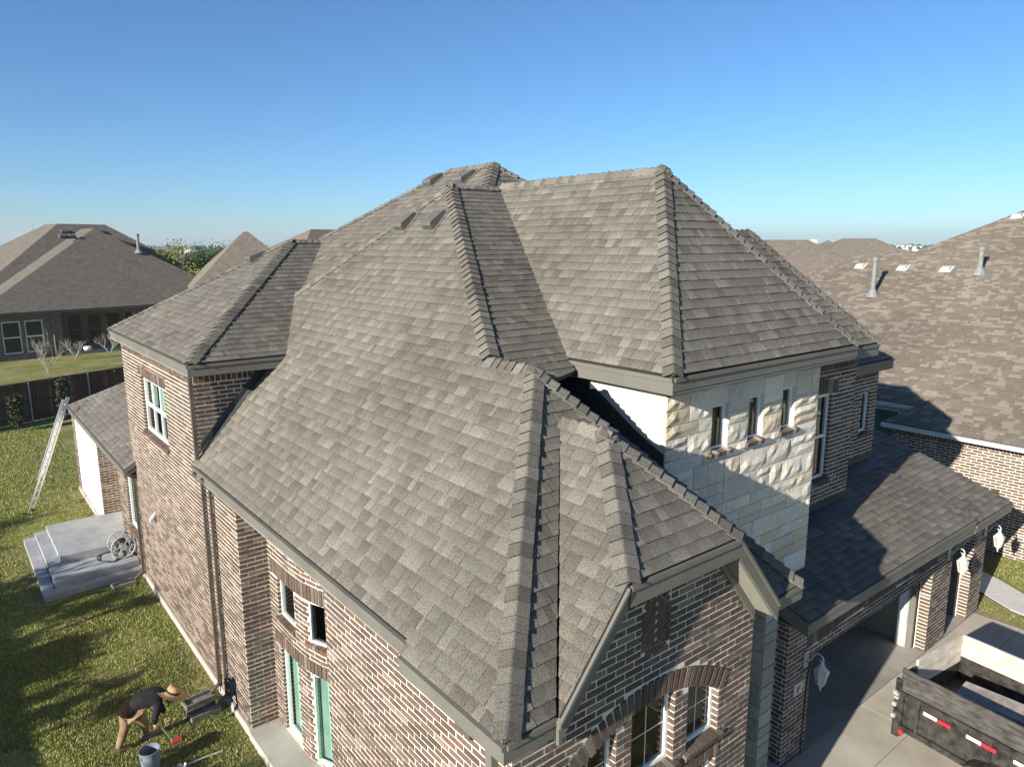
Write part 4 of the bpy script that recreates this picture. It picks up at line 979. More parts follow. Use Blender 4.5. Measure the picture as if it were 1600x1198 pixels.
# ---- house on the right
nr = empty('neighbouring_house', (21, 5, 0), world_kids=True)
tag(nr, 'large brick house with mottled tan shingle roof right of the garage', 'house')
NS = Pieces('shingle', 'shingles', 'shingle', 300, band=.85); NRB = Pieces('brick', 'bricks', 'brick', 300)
NT = [(.185, .158, .126), (.158, .134, .106), (.225, .195, .158), (.170, .143, .113), (.150, .128, .102), (.240, .208, .170), (.165, .139, .109)]
kw = dict(tones=NT, wmin=.12, wmax=.33, hb=(.008, .012))
roof_face(nr, [(20.6, 8.93, 3.08), (23.9, 6.69, 4.895), (27.0, 4.6, 6.6), (27.0, -3, 6.6), (20.6, -3, 3.08)], NS, **kw)
roof_face(nr, [(23.4, 23.5, 3.08), (31.4, 15.45, 7.48), (31.75, 13.2, 7.67), (36.5, 8.8, 10.285), (36.5, 1, 10.285), (23.4, 1, 3.08)], NS, **kw)
roof_face(nr, [(20.6, 8.93, 3.08), (27.0, 4.6, 6.6), (27.0, 9.5, 3.08)], None, deckmat='far_roof')
roof_face(nr, [(31.4, 15.45, 7.48), (31.75, 13.2, 7.67), (40, 13.2, 3.1), (40, 23.5, 3.1), (31.4, 15.45, 7.48)][:4], None, deckmat='far_roof')
roof_face(nr, [(36.5, 8.8, 10.285), (36.5, 1, 10.285), (46, 1, 4.5), (46, 18, 4.5)], None, deckmat='far_roof')
roof_face(nr, [(23.4, 23.5, 3.08), (31.4, 15.45, 7.48), (40, 23.5, 3.08)], None, deckmat='far_roof')
def gutter(parent, a, b, mat='white'):
    mb = MB(); mb.bar(a, b, .12, .11); mb.build('gutter', mat, parent)
MAT['gut'] = mix_mat('gut', (.45, .44, .40), (.52, .51, .47), 3, .5, .05)
gutter(nr, (20.54, 8.95, 3.0), (20.54, -3, 3.0), 'gut'); gutter(nr, (23.34, 23, 3.0), (23.34, 8.0, 3.0), 'gut')
wR, pR = brick_wall(nr, [(21.0, 8.8), (21.0, 1.0)], 0, 2.95, NRB, nobrick=[(0, 8, 2.73, 3)])
soldiers(wR, pR, 0.02, 7.78, 2.74, .2, NRB)
brick_wall(nr, [(27, 8.8), (21.0, 8.8)], 0, 2.95, NRB, bricks=False)
wR2, pR2 = brick_wall(nr, [(23.8, 22), (23.8, 8.8)], 0, 2.95, NRB, holes=[(11.2, 12.15, 1.2, 2.75)], bricks=False)
window(nr, pR2, 11.2, 12.15, 1.22, 2.74, rows=1, fw=.06, backing=[(11.25, 12.1, 1.25, 2.7, 'blind')])
panel(nr, [(20.58, 8.9, 2.93), (21.02, 8.9, 2.93), (21.02, -3, 2.93), (20.58, -3, 2.93)], 'soffit', 'soffit', (0, 0, .02))
NRs = .55
def nrz(x): return 3.08+.55*(x-23.4)
for px, kind in (((1363, 462), 'p'), ((1530, 428), 'p2'), ((1345, 416), 'v'), ((1411, 419), 'v'), ((1479, 421), 'v'), ((1590, 338), 'v')):
    d = ray(px); nrm = np.array([-.55, 0, 1]); t = ((np.array([23.4, 0, 3.08])-EYE) @ nrm)/(d @ nrm); p = EYE+t*d
    if kind == 'v': roof_vent(p, .55, nr, 'gut', w=.30, l=.32, h=.12)
    else: pipe(p, 1.35 if kind == 'p' else .85, .085, nr, 'pipe')
NS.finish(); NRB.finish()

# ---- houses further off
def far(name, label, px, d, e_deg, w, dpt, ridge_above=None, wall_h=3.0, pitch=.7, group='distant houses', roofm='far_roof'):
    """px: pixel of the ridge centre, d: distance; height follows from the ridge pixel"""
    p = atd(px, d); ang = math.radians(e_deg); e = np.array([math.cos(ang), math.sin(ang)]); b = np.array([-e[1], e[0]])
    h = min(w, dpt)/2*pitch+.28
    wall = max(2.6, p[2]-h)
    O = p[:2]-e*w/2-b*dpt/2
    return hip_house(name, label, O, e, w, dpt, wall, pitch, group, roofm, 'far_wall2')
far('hip_roofed_house', 'tan hip-roofed house beyond the leafy trees left of the main roof', (384, 364), 62, -12, 9.0, 8.6, pitch=.95)
far('hip_roofed_house', 'brown roof peeping over the ridge between the left wing and main roof', (508, 358), 85, 12, 14, 10, pitch=.6)
far('hip_roofed_house', 'tan roofed house just right of the tower roof', (1228, 374), 66, -40, 17, 13, pitch=.6)
far('hip_roofed_house', 'small peaked tan roof farther off beyond the mottled roof', (1294, 375), 105, -40, 12, 12, pitch=.6)
far('hip_roofed_house', 'dark-ended hip roof with two pipes behind the mottled roof', (1342, 372), 88, -40, 16, 12, pitch=.6)
far('hip_roofed_house', 'low tan roof at the foot of the tall mottled roof slope', (1400, 392), 95, -40, 14, 12, pitch=.5)

# ================================================================== dump trailer
TO = np.array([11.14, 4.19, 0.02]); TA = math.radians(-6.5)
tb = np.array([math.cos(TA), math.sin(TA), 0]); ta = np.array([math.sin(TA), -math.cos(TA), 0])   # across, forward (away from the garage)
tr = empty('dump_trailer', tuple(TO), world_kids=True); tag(tr, 'black dump trailer with weathered plywood sides parked on the driveway', 'trailer')
tq = lambda u, v, z: TO+tb*u+ta*v+np.array([0, 0, z])
MAT['ply_dark'] = mix_mat('ply_dark', (.03, .029, .027), (.10, .093, .083), 5, .9, .4, 30, stretch=(1, 1, 4))
MAT['ply_light'] = mix_mat('ply_light', (.42, .36, .28), (.62, .57, .48), 3, .9, .3, 30, stretch=(1, 1, 3))
MAT['paint_black'] = mix_mat('paint_black', (.010, .010, .011), (.060, .054, .047), 7, .5, .1, spec=.4)
MAT['refl_red'] = mix_mat('refl_red', (.55, .02, .03), (.62, .03, .04), 20, .35, 0)
MAT['refl_white'] = mix_mat('refl_white', (.75, .75, .75), (.8, .8, .8), 20, .35, 0)
MAT['plank'] = mix_mat('plank', (.20, .175, .155), (.36, .32, .29), 6, .95, .4, 40, stretch=(1, 1, 1))
W_, LT = 1.86, 4.4
def tbox(name, u0, u1, v0, v1, z0, z1, mat, parent=tr):
    mb = MB(); mb.prism([tq(u0, v0, z0), tq(u1, v0, z0), tq(u1, v1, z0), tq(u0, v1, z0)], (0, 0, z1-z0)); return mb.build(name, mat, parent)
bed = tbox('bed_floor', .05, W_-.05, .02, LT, .62, .70, 'paint_black')
sidel = tbox('side_wall', 0, .05, .02, LT, .55, 1.10, 'paint_black'); sider = tbox('side_wall', W_-.05, W_, .02, LT, .55, 1.10, 'paint_black')
tbox('front_wall', .05, W_-.05, LT-.05, LT, .62, 1.1, 'paint_black')
tbox('plywood_side', .0, .035, .02, LT, 1.10, 1.48, 'ply_dark'); tbox('plywood_side', W_-.045, W_-.005, .02, LT, 1.08, 1.48, 'ply_light'); 
tbox('plywood_end', .06, .45, -.01, .025, 1.0, 1.36, 'ply_dark'); tbox('plywood_end', .45, W_-.05, -.01, .025, 1.0, 1.46, 'ply_light')
tbox('rear_gate', .06, W_-.06, -.02, .02, .6, 1.0, 'paint_black')
for u in (-.02, W_-.03): tbox('corner_post', u, u+.05, -.05, .05, .30, 1.28, 'paint_black')
for v in (.05, .30, 1.32, 2.34, 3.36, 4.3): tbox('stake', -.035, 0, v, v+.05, .5, 1.08, 'paint_black', sidel)
tbox('top_rail', -.04, .0, .05, LT, 1.05, 1.11, 'paint_black', sidel); tbox('bottom_rail', -.05, .0, .05, LT, .46, .55, 'paint_black', sidel)
tbox('frame_rail', .25, .33, .1, LT+1.2, .42, .56, 'paint_black'); tbox('frame_rail', W_-.33, W_-.25, .1, LT+1.2, .42, .56, 'paint_black')
tbox('rear_bumper', .0, W_, .0, .08, .32, .46, 'paint_black')
for k in range(4):
    v = .42+k*.62
    tbox('reflector', -.058, -.05, v, v+.2, .93, .985, 'refl_white', sidel); tbox('reflector', -.058, -.05, v+.2, v+.4, .93, .985, 'refl_red', sidel)
mb = MB(); mb.lathe([(0, .02), (.035, .02), (.04, 0)], tq(-.06, .12, .45), 12, axis=Matrix.Rotation(-PI/2, 3, 'Y')); mb.build('tail_light', 'refl_red', tr)
for v in (.16, .22): tbox('hinge', -.07, -.02, -.03, .03, 1.18-v, 1.22-v, 'galv')
for k in range(3): tbox('latch', -.06, -.02, -.06, 0, .62+.2*k, .68+.2*k, 'galv')
fd_ = MB(); 
fdr = [(1.0, .34), (1.15, .62), (1.4, .72), (2.7, .72), (2.95, .62), (3.1, .34)]
for (v0, z0), (v1, z1) in zip(fdr, fdr[1:]): fd_.prism([tq(-.25, v0, z0), tq(-.02, v0, z0), tq(-.02, v1, z1), tq(-.25, v1, z1)], (0, 0, .02))
fd_.build('fender', 'paint_black', tr)
for v in (1.62, 2.45):
    for u in (-.13, W_+.13):
        mb = MB(); ax = Matrix.Rotation(TA, 3, 'Z') @ Matrix.Rotation(PI/2, 3, 'Y')
        mb.lathe([(.19, -.1), (.33, -.1), (.36, -.06), (.36, .06), (.33, .1), (.19, .1)], tq(u, v, .36), 24, axis=ax); wh = mb.build('wheel', 'black', tr, smooth=True)
        mb = MB(); mb.lathe([(0, -.06), (.12, -.07), (.19, -.09)], tq(u, v, .36), 20, axis=ax); mb.lathe([(0, .06), (.12, .07), (.19, .09)], tq(u, v, .36), 20, axis=ax); mb.build('rim', 'galv', wh, smooth=True)
MAT['tarp'] = mix_mat('tarp', (.02, .06, .2), (.03, .09, .28), 5, .6, .3)
# loose timber in the bed, each its own thing
def plank(label, a, b, wd, th, roll=0, mat='plank'):
    a = Vector(a); b = Vector(b); mb = MB(); n = 5; d = (b-a).normalized(); x = d.cross(Vector((0, 0, 1))).normalized(); y = x.cross(d)
    x2 = x*math.cos(roll)+y*math.sin(roll); y2 = d.cross(x2); vs = []
    for i in range(n+1):
        p = a+(b-a)*i/n+Vector((0, 0, .05*math.sin(PI*i/n)))
        for sx, sy in ((-1, -1), (1, -1), (1, 1), (-1, 1)): vs.append(p+x2*sx*wd/2+y2*sy*th/2)
    f = [(0, 1, 2, 3), (4*n+3, 4*n+2, 4*n+1, 4*n)]
    for i in range(n):
        for k in range(4): f.append((4*i+k, 4*i+4+k, 4*i+4+(k+1) % 4, 4*i+(k+1) % 4))
    mb.add(vs, f); o = mb.build('timber_board', mat, None, origin=tuple(a)); tag(o, label, 'board', 'boards lying in the trailer'); return o
plank('wide weathered grey board lying topmost in the trailer bed', tq(.72, .55, 1.16), tq(1.0, 3.4, 1.10), .42, .06, -.12)
plank('weathered board just below the topmost one in the trailer bed', tq(.42, 1.1, .98), tq(.55, 3.8, .94), .36, .06, .05)
plank('narrow board lying flat on the trailer floor near its far side', tq(1.45, .4, .76), tq(1.5, 3.4, .76), .22, .05, 0)
mb = MB(); vs = []
for i in range(9):
    for j in range(6): vs.append(tq(.25+.1*j, 1.9+.14*i, .92+.05*math.sin(i*1.7+j)+.04*math.cos(j*2.1-i)))
mb.add(vs, [(i*6+j, i*6+j+1, i*6+j+7, i*6+j+6) for i in range(8) for j in range(5)])
tag(mb.build('tarp', 'tarp', None, smooth=True), 'crumpled blue tarp tucked beside the boards in the trailer', 'tarp')

# ================================================================== lanterns
MAT['lamp_white'] = mix_mat('lamp_white', (.42, .42, .40), (.52, .52, .5), 6, .5, .05)
MAT['lamp_glass'] = mix_mat('lamp_glass', (.40, .37, .29), (.5, .47, .38), 9, .25, .1)
def lantern(label, x, y, z):
    """scroll-arm wall lantern hung in front of a brick pier"""
    r = empty('wall_lantern', (x, y, z)); tag(r, label, 'lantern', 'white scroll lanterns on the garage piers')
    mb = MB(); mb.box((0, -.012, 0), (.11, .024, .26)); mb.build('back_plate', 'lamp_white', r)
    pts = [(0, -.02, -.05), (0, -.09, .03), (0, -.13, .12), (0, -.19, .18), (0, -.26, .16), (0, -.29, .10), (0, -.25, .07), (0, -.22, .10)]
    mb = MB(); mb.tube(pts, .013, 8); mb.build('scroll_arm', 'lamp_white', r, smooth=True)
    c = (0, -.27, 0)
    mb = MB(); mb.lathe([(.012, .10), (.02, .07), (.03, .05), (.035, .02), (.09, -.05), (.115, -.07), (.10, -.08)], c, 6); mb.build('crown', 'lamp_white', r)
    mb = MB(); mb.lathe([(.098, -.08), (.06, -.28)], c, 6); mb.build('lamp_glass', 'lamp_glass', r)
    mb = MB()
    for k in range(6):
        a = 2*PI*k/6; mb.bar((c[0]+.1*math.cos(a), c[1]+.1*math.sin(a), -.08), (c[0]+.062*math.cos(a), c[1]+.062*math.sin(a), -.28), .012)
    mb.lathe([(.066, -.275), (.066, -.30), (.03, -.32), (.018, -.36), (.012, -.40), (0, -.42)], c, 6); mb.build('cage', 'lamp_white', r)
lantern('white scroll lantern on the brick pier left of the open garage door', 9.85, 5.085, 1.72)
lantern('white scroll lantern on the brick pier between the two garage doors', 15.18, 5.085, 1.95)
lantern('white scroll lantern on the brick pier at the far right end of the garage', 17.12, 5.085, 1.95)
# house number plaque and cable on the left pier
pq = empty('wall_plaque', (9.72, 5.09, 1.28)); tag(pq, 'small pale plaque with worn marks on the pier left of the garage door', 'plaque')
mb = MB(); mb.box((0, -.01, 0), (.30, .02, .2)); mb.build('plate', 'mortar_stone', pq)
MAT['char'] = mix_mat('char', (.10, .11, .12), (.13, .14, .15), 9, .7, 0)
mb = MB(); mb.box((-.065, -.023, -.01), (.018, .006, .11)); mb.box((-.035, -.023, .0), (.014, .006, .09))
for x, z in ((.0, .045), (.0, .0), (.09, .05), (.085, -.045), (.11, -.035), (.095, -.065)): mb.box((x, -.023, z), (.02, .006, .016))
mb.build('worn_marks', 'char', pq)
mb = MB(); mb.tube([(9.93, 5.05, 1.75), (9.86, 5.02, 1.66), (9.84, 5.03, 1.3), (9.83, 5.03, .8), (9.82, 5.03, .1)], .012, 6)
tag(mb.build('hanging_cable', 'black', None), 'thin dark cable hanging down the pier left of the garage', 'cable')

# ================================================================== ladder
la = empty('extension_ladder', (1.45, 25.4, 0), world_kids=True); tag(la, 'silver aluminium extension ladder leaning on the low rear eave', 'ladder')
B0 = np.array(P((44, 803), z=0)); B1 = np.array(P((52, 800), z=0)); T0 = P((100, 621), x=2.86); T1 = P((109, 624), x=2.86)
mid0 = (B0+B1)/2; mid1 = (T0+T1)/2; hw = np.array([.09, .19, 0])
for s_ in (-1, 1):
    mb = MB(); mb.bar(mid0+hw*s_, mid1+hw*s_, .022, .05); mb.build('rail', 'alu', la)
    mb = MB(); mb.bar(mid0+hw*s_*.86+(mid1-mid0)*.3+np.array([-.05, 0, .02]), mid1+hw*s_*.86+np.array([-.05, 0, .02]), .02, .04); mb.build('fly_rail', 'alu', la)
    mb = MB(); mb.box(mid0+hw*s_+np.array([0, 0, .03]), (.1, .06, .07)); mb.build('foot', 'black', la)
for k in range(1, 15):
    c = mid0+(mid1-mid0)*k/15; mb = MB(); mb.tube([c-hw, c+hw], .018, 8); mb.build('rung', 'alu', la)

# ================================================================== hose reel
hr = empty('hose_reel', (2.95, 19.5, .3)); tag(hr, 'grey hose reel with spoked wheels and loose black hose on the patio', 'hose reel')
for y in (-.22, .22):
    mb = MB(); ax = Matrix.Rotation(PI/2, 3, 'X'); pts = [(.27*math.cos(a), y, .30+.27*math.sin(a)) for a in [2*PI*k/24 for k in range(25)]]; mb.tube(pts, .018, 6, cap=False)
    for k in range(6):
        a = 2*PI*k/6; mb.bar((0, y, .3), (.26*math.cos(a), y, .30+.26*math.sin(a)), .02, .02)
    mb.build('wheel', 'galv', hr)
mb = MB(); mb.tube([(0, -.24, .3), (0, .24, .3)], .09, 12); mb.build('drum', 'galv', hr)
mb = MB(); mb.bar((-.2, -.2, .02), (-.2, .2, .02), .03); mb.bar((.2, -.2, .02), (.2, .2, .02), .03); mb.bar((-.2, -.2, .02), (0, -.2, .3), .03); mb.bar((.2, -.2, .02), (0, -.2, .3), .03); mb.bar((-.2, .2, .02), (0, .2, .3), .03); mb.bar((.2, .2, .02), (0, .2, .3), .03); mb.bar((0, .2, .3), (.15, .2, .62), .025); mb.build('stand', 'galv', hr)
pts = [(.12*math.cos(a*1.0), -.2+.4*i/140, .3+.13*math.sin(a)) for i, a in enumerate([2*PI*k/20 for k in range(141)])]
mb = MB(); mb.tube(pts, .014, 6); mb.build('coiled_hose', 'black', hr, smooth=True)
pts = [(-.1+.3*math.cos(a)-.15, .1+.35*math.sin(a)*(1+.15*math.sin(3*a)), .018+.01*math.sin(5*a)) for a in [2*PI*k/30*1.9 for k in range(31)]]
mb = MB(); mb.tube(pts, .013, 6); mb.build('loose_hose', 'black', hr, smooth=True)
# splash blocks
MAT['block'] = mix_mat('block', (.12, .115, .105), (.2, .19, .17), 8, .95, .3)
def splash(label, x, y, rz):
    r = empty('splash_block', (x, y, 0), rz); tag(r, label, 'splash block', 'splash blocks under the downspouts')
    mb = MB(); mb.box((0, 0, .02), (.5, .26, .04)); mb.box((0, .115, .06), (.5, .035, .09)); mb.box((0, -.115, .06), (.5, .035, .09)); mb.box((-.235, 0, .055), (.03, .2, .07)); mb.build('trough', 'block', r)
splash('dark concrete splash block under the farther of two paired downspouts', 2.82, 12.5, .12)
splash('dark concrete splash block under the nearer of two paired downspouts', 2.80, 12.1, .12)
splash('pale splash block at the foot of the downspout beside the patio', 2.72, 18.3, .1)

# ================================================================== worker with long-handled tool
MAT['shirt'] = mix_mat('shirt', (.006, .006, .007), (.02, .02, .022), 5, .95, .3, 20)
MAT['pants'] = mix_mat('pants', (.19, .125, .07), (.30, .205, .12), 5, .95, .4, 18)
MAT['skin'] = mix_mat('skin', (.30, .17, .11), (.36, .21, .14), 8, .6, .05)
MAT['straw'] = mix_mat('straw', (.34, .215, .10), (.46, .30, .15), 25, .85, .4, 60)
MAT['shoe'] = mix_mat('shoe', (.16, .12, .08), (.22, .17, .11), 8, .8, .1)
MAT['hair'] = mix_mat('hair', (.01, .008, .006), (.02, .016, .012), 20, .8, .2)
def skin(name, joints, edges, mat, parent, sub=2):
    me = bpy.data.meshes.new(name); me.from_pydata([j[0] for j in joints], edges, []); me.update()
    o = bpy.data.objects.new(name, me); link(o, parent); me.materials.append(MAT[mat])
    m = o.modifiers.new('skin', 'SKIN'); m.use_smooth_shade = True
    sv = me.skin_vertices[0].data
    for i, j in enumerate(joints):
        r = j[1] if isinstance(j[1], tuple) else (j[1], j[1]); sv[i].radius = r; sv[i].use_root = (i == 0)
    ms = o.modifiers.new('sub', 'SUBSURF'); ms.levels = sub; ms.render_levels = sub
    return o
pw = empty('person', (1.65, 11.95, 0), world_kids=True)
tag(pw, 'person in black long-sleeved shirt, tan trousers and wide straw hat bending over on the lawn', 'person')
V3 = lambda x, y, z: (x, y, z)
hipc = (1.66, 11.80, .80)
fR, fL = (1.43, 11.97, .06), (1.90, 12.06, .06)
skin('body', [(hipc, (.15, .13)), ((1.62, 11.83, .74), (.145, .13)), ((1.60, 11.90, .70), .115), ((1.575, 11.92, .45), .083), ((1.47, 11.96, .14), .058), ((1.44, 11.97, .06), .05),
              ((1.72, 11.78, .70), .112), ((1.84, 11.92, .43), .082), ((1.88, 12.04, .14), .057), ((1.90, 12.06, .06), .05)],
     [(0, 1), (1, 2), (2, 3), (3, 4), (4, 5), (0, 6), (6, 7), (7, 8), (8, 9)], 'pants', pw)
skin('shirt', [((1.67, 11.79, .83), (.155, .135)), ((1.80, 11.72, .93), (.16, .14)), ((1.97, 11.66, .98), (.175, .13)), ((2.08, 11.62, .96), (.12, .09)), ((2.14, 11.60, .94), .055),
               ((2.04, 11.80, .92), .075), ((2.07, 11.84, .70), .058), ((2.13, 11.80, .50), .042), ((2.00, 11.48, .90), .075), ((1.92, 11.42, .70), .058), ((1.93, 11.52, .56), .042)],
     [(0, 1), (1, 2), (2, 3), (3, 4), (2, 5), (5, 6), (6, 7), (2, 8), (8, 9), (9, 10)], 'shirt', pw)
mb = MB(); 
HC = Vector((2.22, 11.57, .89)); hd = Vector((.75, -.15, -.35)).normalized(); hu = Vector((.42, -.05, .9)); hu = (hu-hd*hu.dot(hd)).normalized()*1.0; hs = hd.cross(hu)
HM = Matrix((hs, hd, hu)).transposed()
prof = [(0, -.12), (.045, -.11), (.068, -.07), (.08, -.01), (.085, .04), (.07, .09), (.03, .12), (0, .125)]
mb.lathe(prof, HC, 16, axis=HM); mb.build('head', 'skin', pw, smooth=True)
mb = MB()
mb.lathe([(0, -.02), (.012, -.02), (.016, -.035), (0, -.045)], HC+HM @ Vector((0, .088, .01)), 8, axis=HM)
mb.build('nose', 'skin', pw, smooth=True)
for s_ in (-1, 1):
    mb = MB(); mb.lathe([(0, .011), (.008, .006), (.011, 0), (.008, -.006), (0, -.011)], HC+HM @ Vector((.03*s_, .074, .02)), 8, axis=HM); mb.build('eye', 'hair', pw, smooth=True)
    mb = MB(); mb.lathe([(0, .032), (.014, .02), (.018, 0), (.012, -.022), (0, -.03)], HC+HM @ Vector((.085*s_, -.005, .005)), 8, axis=HM); mb.build('ear', 'skin', pw, smooth=True)
mb = MB(); mb.box(HC+HM @ Vector((0, .078, -.05)), (.04, .012, .008), HM); mb.build('mouth', 'hair', pw)
mb = MB(); mb.lathe([(.086, .0), (.09, .05), (.075, .1), (0, .13)], HC+HM @ Vector((0, -.012, 0)), 14, axis=HM); mb.build('hair', 'hair', pw, smooth=True)
def hand(c, d, side):
    """palm, four bent fingers and a thumb closed towards d"""
    c = Vector(c); d = Vector(d).normalized(); n = Vector(side).normalized(); n = (n-d*n.dot(d)).normalized(); t = d.cross(n)
    j = [(c, .028), (c+d*.05, (.036, .018))]; e = [(0, 1)]
    for k, (off, L) in enumerate(((-.028, .065), (-.01, .075), (.01, .07), (.028, .055))):
        a = c+d*.085+t*off; b = a+d*L*.4+n*L*.35; f = b+n*L*.45-d*L*.25; i = len(j)
        j += [(a, .011), (b, .0095), (f, .008)]; e += [(1, i), (i, i+1), (i+1, i+2)]
    i = len(j); a = c+d*.03-t*.04; j += [(a, .012), (a+d*.03-t*.012+n*.025, .010), (a+d*.045+n*.05, .009)]; e += [(1, i), (i, i+1), (i+1, i+2)]
    return skin('hand', j, e, 'skin', pw, 1)
hand((2.14, 11.79, .45), (.1, -.1, -1), (-.3, -1, 0)); hand((1.935, 11.54, .52), (.25, .2, -.9), (.6, .5, .1))
for fx, fy, a in ((1.44, 11.97, -.1), (1.90, 12.06, -.15)):
    mb = MB(); mb.prism([(fx-.09, fy-.045, .0), (fx+.02, fy-.05, 0), (fx+.17, fy-.03, 0), (fx+.19, fy, 0), (fx+.17, fy+.03, 0), (fx+.02, fy+.05, 0), (fx-.09, fy+.045, 0)], (0, 0, .06)); mb.build('shoe', 'shoe', pw)
hat = empty('straw_hat', tuple(HC), world_kids=True); tag(hat, 'wide-brimmed straw hat with dark band on the bending person', 'hat')
hu2 = HM @ Vector((0, 0, 1)); hc2 = HC+hu2*.055
prof = [(.245, -.012), (.20, -.004), (.11, .006), (.105, .05), (.092, .10), (.06, .122), (0, .112)]
mb = MB(); mb.lathe(prof, hc2, 26, axis=HM); mb.lathe([(.245, -.012), (.20, -.012), (.10, -.004)], hc2, 26, axis=HM); mb.build('crown', 'straw', hat, smooth=True)
mb = MB(); mb.lathe([(.112, .008), (.110, .04)], hc2, 26, axis=HM); mb.build('hat_band', 'hair', hat, smooth=True)
tl = empty('long_handled_tool', (2.2, 11.66, 0), world_kids=True); tag(tl, 'pale handled tool with red head held by the bending person', 'tool')
mb = MB(); mb.tube([(1.93, 11.53, .62), (2.2, 11.66, .03)], .013, 8); mb.build('handle', 'galv', tl)
mb = MB(); mb.box((2.24, 11.66, .03), (.15, .08, .05)); mb.tube([(2.24, 11.66, .04), (2.42, 11.72, .03)], .008, 6); mb.build('head', 'wood_red', tl)
# bucket
MAT['bucket'] = mix_mat('bucket', (.14, .165, .20), (.21, .24, .275), 5, .5, .05)
bu = empty('bucket', (1.76, 11.2, 0)); tag(bu, 'grey plastic bucket standing on the grass near the bending person', 'bucket')
mb = MB(); mb.lathe([(0, .01), (.125, .01), (.15, .34), (.158, .34), (.158, .37), (.145, .37), (.12, .03), (0, .03)], (0, 0, 0), 28); mb.build('shell', 'bucket', bu, smooth=False)
mb = MB(); mb.tube([(.155*math.cos(a), .155*math.sin(a)*.5-.1, .35-.16*math.sin(a)) for a in [PI*k/12 for k in range(13)]], .004, 5); mb.build('bail', 'galv', bu)
mb = MB(); a = P((290, 1195), z=.02); b = P((348, 1172), z=.02); mb.tube([a, (a+b)/2+np.array([0, 0, .01]), b], .014, 7)
tag(mb.build('metal_pole', 'galv', None), 'thin pale pole lying on the grass right of the bucket', 'pole')
mb = MB(); a = P((297, 1205), z=.03); mb.bar(a, a+np.array([-.1, .25, .02]), .05, .03); mb.bar(a+np.array([-.05, .1, .03]), a+np.array([-.02, .12, .1]), .03)
tag(mb.build('hand_tool', 'galv', None), 'short grey hand tool lying at the bottom edge of the grass', 'tool')

# ================================================================== plants
def leaf_mat(name, c1, c2):
    m = mix_mat(name, c1, c2, 3, .7, 0, lo=.3, hi=.7)
    b = m.node_tree.nodes['Principled BSDF']
    return m
MAT['leaf_green'] = leaf_mat('leaf_green', (.035, .07, .015), (.07, .13, .03))
MAT['leaf_yellow'] = leaf_mat('leaf_yellow', (.14, .16, .03), (.26, .27, .06))
MAT['leaf_dark'] = leaf_mat('leaf_dark', (.02, .035, .012), (.045, .06, .02))
def branch_tree(root, base, h, spread, seed, levels=3, r0=.08, mat='bark', name='trunk', n0=5):
    rr = random.Random(seed); mb = MB(); tips = []
    def grow(p, d, L, r, lv):
        q = p+d*L; m = p+d*L*.5+Vector((rr.uniform(-1, 1), rr.uniform(-1, 1), rr.uniform(-1, 1)))*L*.06
        mb.tube([p, m, q], [r, r*.8, r*.62], 6 if lv > 1 else 4, cap=False)
        tips.append(q)
        if lv == 0: return
        for k in range(rr.choice((2, 3, 3))):
            nd = (d+Vector((rr.uniform(-1, 1), rr.uniform(-1, 1), rr.uniform(-.3, .7)))*spread).normalized()
            grow(p+d*L*rr.uniform(.6, 1), nd, L*rr.uniform(.6, .82), r*.6, lv-1)
    b = Vector(base)
    for k in range(n0):
        d = Vector((rr.uniform(-.5, .5), rr.uniform(-.5, .5), 1)).normalized() if n0 > 1 else Vector((0, 0, 1))
        grow(b, d, h*.36, r0, levels)
    mb.build(name, mat, root); return tips
def foliage(root, centers, rad, n, size, mat, seed, name='crown', squash=.8):
    rr = random.Random(seed); mb = MB(); vs = []; fs = []
    for i in range(n):
        c = centers[rr.randrange(len(centers))]; v = Vector((rr.gauss(0, 1), rr.gauss(0, 1), rr.gauss(0, squash)))
        p = Vector(c)+v.normalized()*rad*(rr.random()**.45)*rr.uniform(.4, 1.1)
        a = Vector((rr.uniform(-1, 1), rr.uniform(-1, 1), rr.uniform(-1, 1))).normalized(); b = a.orthogonal().normalized(); s = size*rr.uniform(.6, 1.4)
        k = len(vs); vs += [p-a*s-b*s*.1, p+b*s*.45, p+a*s, p-b*s*.45]; fs.append((k, k+1, k+2, k+3))
    mb.add(vs, fs); return mb.build(name, mat, root)
def tree(name, label, base, h, crown_r, n, leaf, mat, seed, group=None, cat='tree', r0=.12):
    root = empty(name, tuple(base), world_kids=True); tag(root, label, cat, group)
    tips = branch_tree(root, base, h, .8, seed, 2, r0, n0=3)
    tips = [t for t in tips if t.z > base[2]+h*.3] or tips
    foliage(root, tips, crown_r, n, leaf, mat, seed); return root
# trees beyond the rear neighbour
p = atd((258, 398), 66); tree('leafy_tree', 'yellow-green leafy tree beyond the dark hip roof', (p[0], p[1], 0), 10.4, 1.45, 15000, .10, 'leaf_yellow', 3, 'trees beyond the rear fence')
p = atd((322, 396), 72); tree('leafy_tree', 'dense dark green tree between two distant roofs', (p[0], p[1], 0), 10.7, 1.8, 19000, .11, 'leaf_green', 4, 'trees beyond the rear fence')
p = atd((283, 412), 70); tree('leafy_tree', 'low dark tree in the gap between the two leafy trees', (p[0], p[1], 0), 7.6, 1.3, 7000, .1, 'leaf_dark', 9, 'trees beyond the rear fence')
# shrubs at the fence
for (px, hh, lab, sd_) in (((30, 674), 1.7, 'small dark evergreen shrub at the left end of the rear fence', 5), ((103, 655), 2.1, 'slim dark shrub against the rear fence behind the ladder top', 6)):
    p = P(px, z=0); r_ = empty('evergreen_shrub', tuple(p), world_kids=True); tag(r_, lab, 'shrub', 'shrubs along the rear fence')
    mb = MB(); mb.tube([p, p+np.array([.03, 0, hh*.8])], [.04, .012], 6); mb.build('stem', 'bark', r_)
    foliage(r_, [p+np.array([0, 0, hh*(.25+.1*k)]) for k in range(7)], .34, 2200, .06, 'leaf_dark', sd_)
